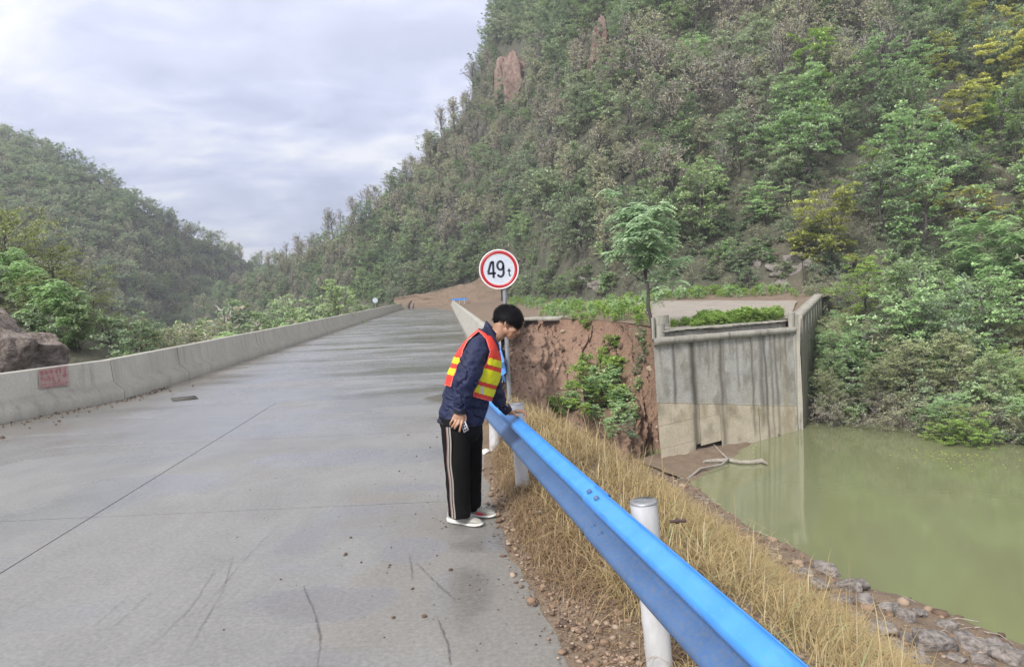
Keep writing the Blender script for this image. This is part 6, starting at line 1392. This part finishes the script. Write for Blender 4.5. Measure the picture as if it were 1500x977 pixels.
# left hand: resting on the rail top, fingers bent over its far edge
zr = .757; hx = at(750, 606, 5.71)[0]
def W(x, y, z_): return np.array([x, y, z_])
rx = float(rail_x(5.72)); wl = B(744.5, 603, .235); 
loft(bb, [ring(wl, np.array([.5, 0, .6])/.78, .024, YA, .028, 16), ring(wl+[.022, 0, -.012], np.array([.45, 0, .8])/.92, .018, YA, .036, 16), ring(np.array([rx-.030, 5.72, zr+.028]), np.array([.15, 0, 1.]), .015, YA, .041, 16), ring(np.array([rx-.005, 5.72, zr+.026]), np.array([.1, 0, 1.]), .012, YA, .040, 16)])
for k_, (dy_, ln) in enumerate([(-.032, .9), (-.011, 1.0), (.011, .95), (.031, .75)]):
    y_ = 5.72+dy_; p0 = W(rx-.012, y_, zr+.026); p1 = W(rx+.020*ln+.004, y_+dy_*.25, zr+.028); p2 = W(rx+.044*ln, y_+dy_*.4, zr+.008); p3 = W(rx+.050*ln, y_+dy_*.5, zr-.022*ln)
    tube_s(bb, [p0, p1, p2, p3], [.0105, .0102, .0092, .0078], 10, 12)
tube_s(bb, [wl+[.012, -.020, -.012], W(rx-.050, 5.72-.055, zr+.020), W(rx-.030, 5.72-.072, zr+.008), W(rx-.012, 5.72-.076, zr+.010)], [.013, .012, .010, .008], 10, 12)
body = remesh('body', bb, M['skin'], .0042, 2)
# --- hair: cap plus strands
b = Buf(); ell(b, hp(-.018, 0, .056), .096, .080, .068, AX, 28, 16); ell(b, hp(.050, 0, .062), .050, .062, .036, AX); ell(b, hp(-.060, 0, .022), .050, .069, .048, AX); ell(b, hp(-.075, 0, -.005), .034, .055, .034, AX); ell(b, hp(.012, 0, .035), .045, .0765, .026, AX)
hair = remesh('hair', b, M['hair'], .006, 3, disp=lambda c: .020*(fbm(c[:, 0]*70+c[:, 1]*50, c[:, 2]*55+c[:, 1]*60, 9, 3)-.5))
b = Buf(); rng = np.random.RandomState(2); n = 5200; th = rng.uniform(0, 6.28, n); ph = np.arccos(rng.uniform(-.30, 1, n)); crown = np.array([-.05, 0, 1.]); 
dirs = np.c_[np.sin(ph)*np.cos(th), np.sin(ph)*np.sin(th), np.cos(ph)]
base = np.c_[-.012+.098*dirs[:, 0], .080*dirs[:, 1], .050+.076*dirs[:, 2]]
flow = np.c_[dirs[:, 0]*.6+.35, dirs[:, 1]*.5, -np.sin(ph)*.9]; flow -= dirs*np.sum(flow*dirs, 1)[:, None]; flow /= np.linalg.norm(flow, axis=1)[:, None]+1e-9
ok = ~((base[:, 0] > .050) & (base[:, 2] < .038)) & ~((base[:, 2] < .022) & (base[:, 0] > -.030)); base, dirs, flow = base[ok], dirs[ok], flow[ok]; n = len(base)
ln = rng.uniform(.022, .050, n)*np.where(base[:, 0] > .045, 1.3, 1.0); ln[(base[:, 2] < .03)] *= .45; w_ = np.cross(flow, dirs)*.0022
P0 = base; lift = rng.uniform(.003, .018, n)[:, None]; P1 = base+flow*ln[:, None]*.5+dirs*lift; P2 = base+flow*ln[:, None]+dirs*(lift-.004)+rng.normal(0, .003, (n, 3))
V = np.stack([P0-w_, P0+w_, P1-w_, P1+w_, P2-w_*.3, P2+w_*.3], 1).reshape(-1, 3) @ AX+HC; i = np.arange(n)[:, None]*6
b.add(V, np.concatenate([i+[[0, 1, 3, 2]], i+[[2, 3, 5, 4]]])); ob('hair_strands', rel(b, MO), M['hair'], hair, True)['kind'] = 'stuff'
b = Buf(); rng = np.random.RandomState(12)
for i in range(260):      # locks: fringe, crown and short back
    if i < 110: f0, s0, u0 = rng.uniform(.045, .088), rng.uniform(-.055, .055), rng.uniform(.060, .088); d = np.array([rng.uniform(.15, .5), rng.normal(0, .25), -1.0]); L_ = rng.uniform(.025, .045)
    elif i < 200: a_ = rng.uniform(0, 6.28); r_ = rng.uniform(0, .07); f0, s0, u0 = -.02+r_*math.cos(a_), r_*.9*math.sin(a_), .118-r_*.35; d = np.array([rng.uniform(.3, 1.2), rng.normal(0, .4), rng.uniform(-.15, .35)]); L_ = rng.uniform(.02, .04)
    else: f0, s0, u0 = rng.uniform(-.108, -.07), rng.uniform(-.05, .05), rng.uniform(-.01, .06); d = np.array([-.35, rng.normal(0, .2), -1.0]); L_ = rng.uniform(.015, .03)
    d /= np.linalg.norm(d); tube(b, [hp(f0, s0, u0), hp(*(np.array([f0, s0, u0])+d*L_*.6)), hp(*(np.array([f0, s0, u0])+d*L_+[0, 0, -.004]))], [.006, .0042, .0008], 5, cap=False)
ob('hair_locks', rel(b, MO), M['hair'], hair, True)['kind'] = 'stuff'
for sd in (-1, 1):
    b = Buf(); ell(b, hp(.070, sd*.030, .004), .011, .012, .011, AX); ob('eye', rel(b, MO), M['eye_white'], man, True)
    b = Buf(); ell(b, hp(.0785, sd*.030, -.001), .004, .006, .005, AX); ob('iris', rel(b, MO), M['hair'], man, True)
    b = Buf(); tube(b, [hp(.070, sd*.050, .018), hp(.082, sd*.034, .024), hp(.090, sd*.014, .020)], [.002, .0035, .0025], 6); ob('eyebrow', rel(b, MO), M['hair'], man)
    b = Buf(); tube(b, [hp(.072, sd*.046, .007), hp(.082, sd*.030, .009), hp(.082, sd*.016, .005)], [.0022, .0026, .002], 6); ob('eyelid', rel(b, MO), M['lip'], man)
b = Buf(); tube(b, [hp(.078, -.020, -.064), hp(.096, 0, -.063), hp(.078, .020, -.064)], [.002, .0042, .002], 6); ob('lips', rel(b, MO), M['lip'], man)
# --- white card with dark squares, held in the right hand
c0, c1, c2_, c3_ = B(675, 620.5, dR-.002), B(681.5, 616.5, dR-.002), B(687.0, 629.5, dR-.006), B(679.5, 634, dR-.006)
card = empty('card', tuple(c0), 'small white card with dark squares held in the man\'s right hand', 'card'); CO = np.array(card.location)
b = Buf(); P4 = np.array([c0, c1, c2_, c3_]); Q4 = P4+[0, .004, 0]; b.add(np.concatenate([P4, Q4]), np.array([[0, 3, 2, 1], [4, 5, 6, 7], [0, 1, 5, 4], [1, 2, 6, 5], [2, 3, 7, 6], [3, 0, 4, 7]])); ob('card_sheet', rel(b, CO), M['card_white'], card)
for i in range(2):
    for j in range(3):
        b = Buf(); u0, v0 = .18+.36*i, .12+.29*j; bl_ = lambda u, v: (c0*(1-u)*(1-v)+c1*u*(1-v)+c3_*(1-u)*v+c2_*u*v)+np.array([0, -.002, 0]); q_ = [bl_(u0, v0), bl_(u0+.24, v0), bl_(u0+.24, v0+.17), bl_(u0, v0+.17)]; b.add(q_, [[0, 3, 2, 1]]); ob('dark_square', rel(b, CO), M['hair'], card)
# patch on the left chest of the jacket front (small and plain) is too small to show
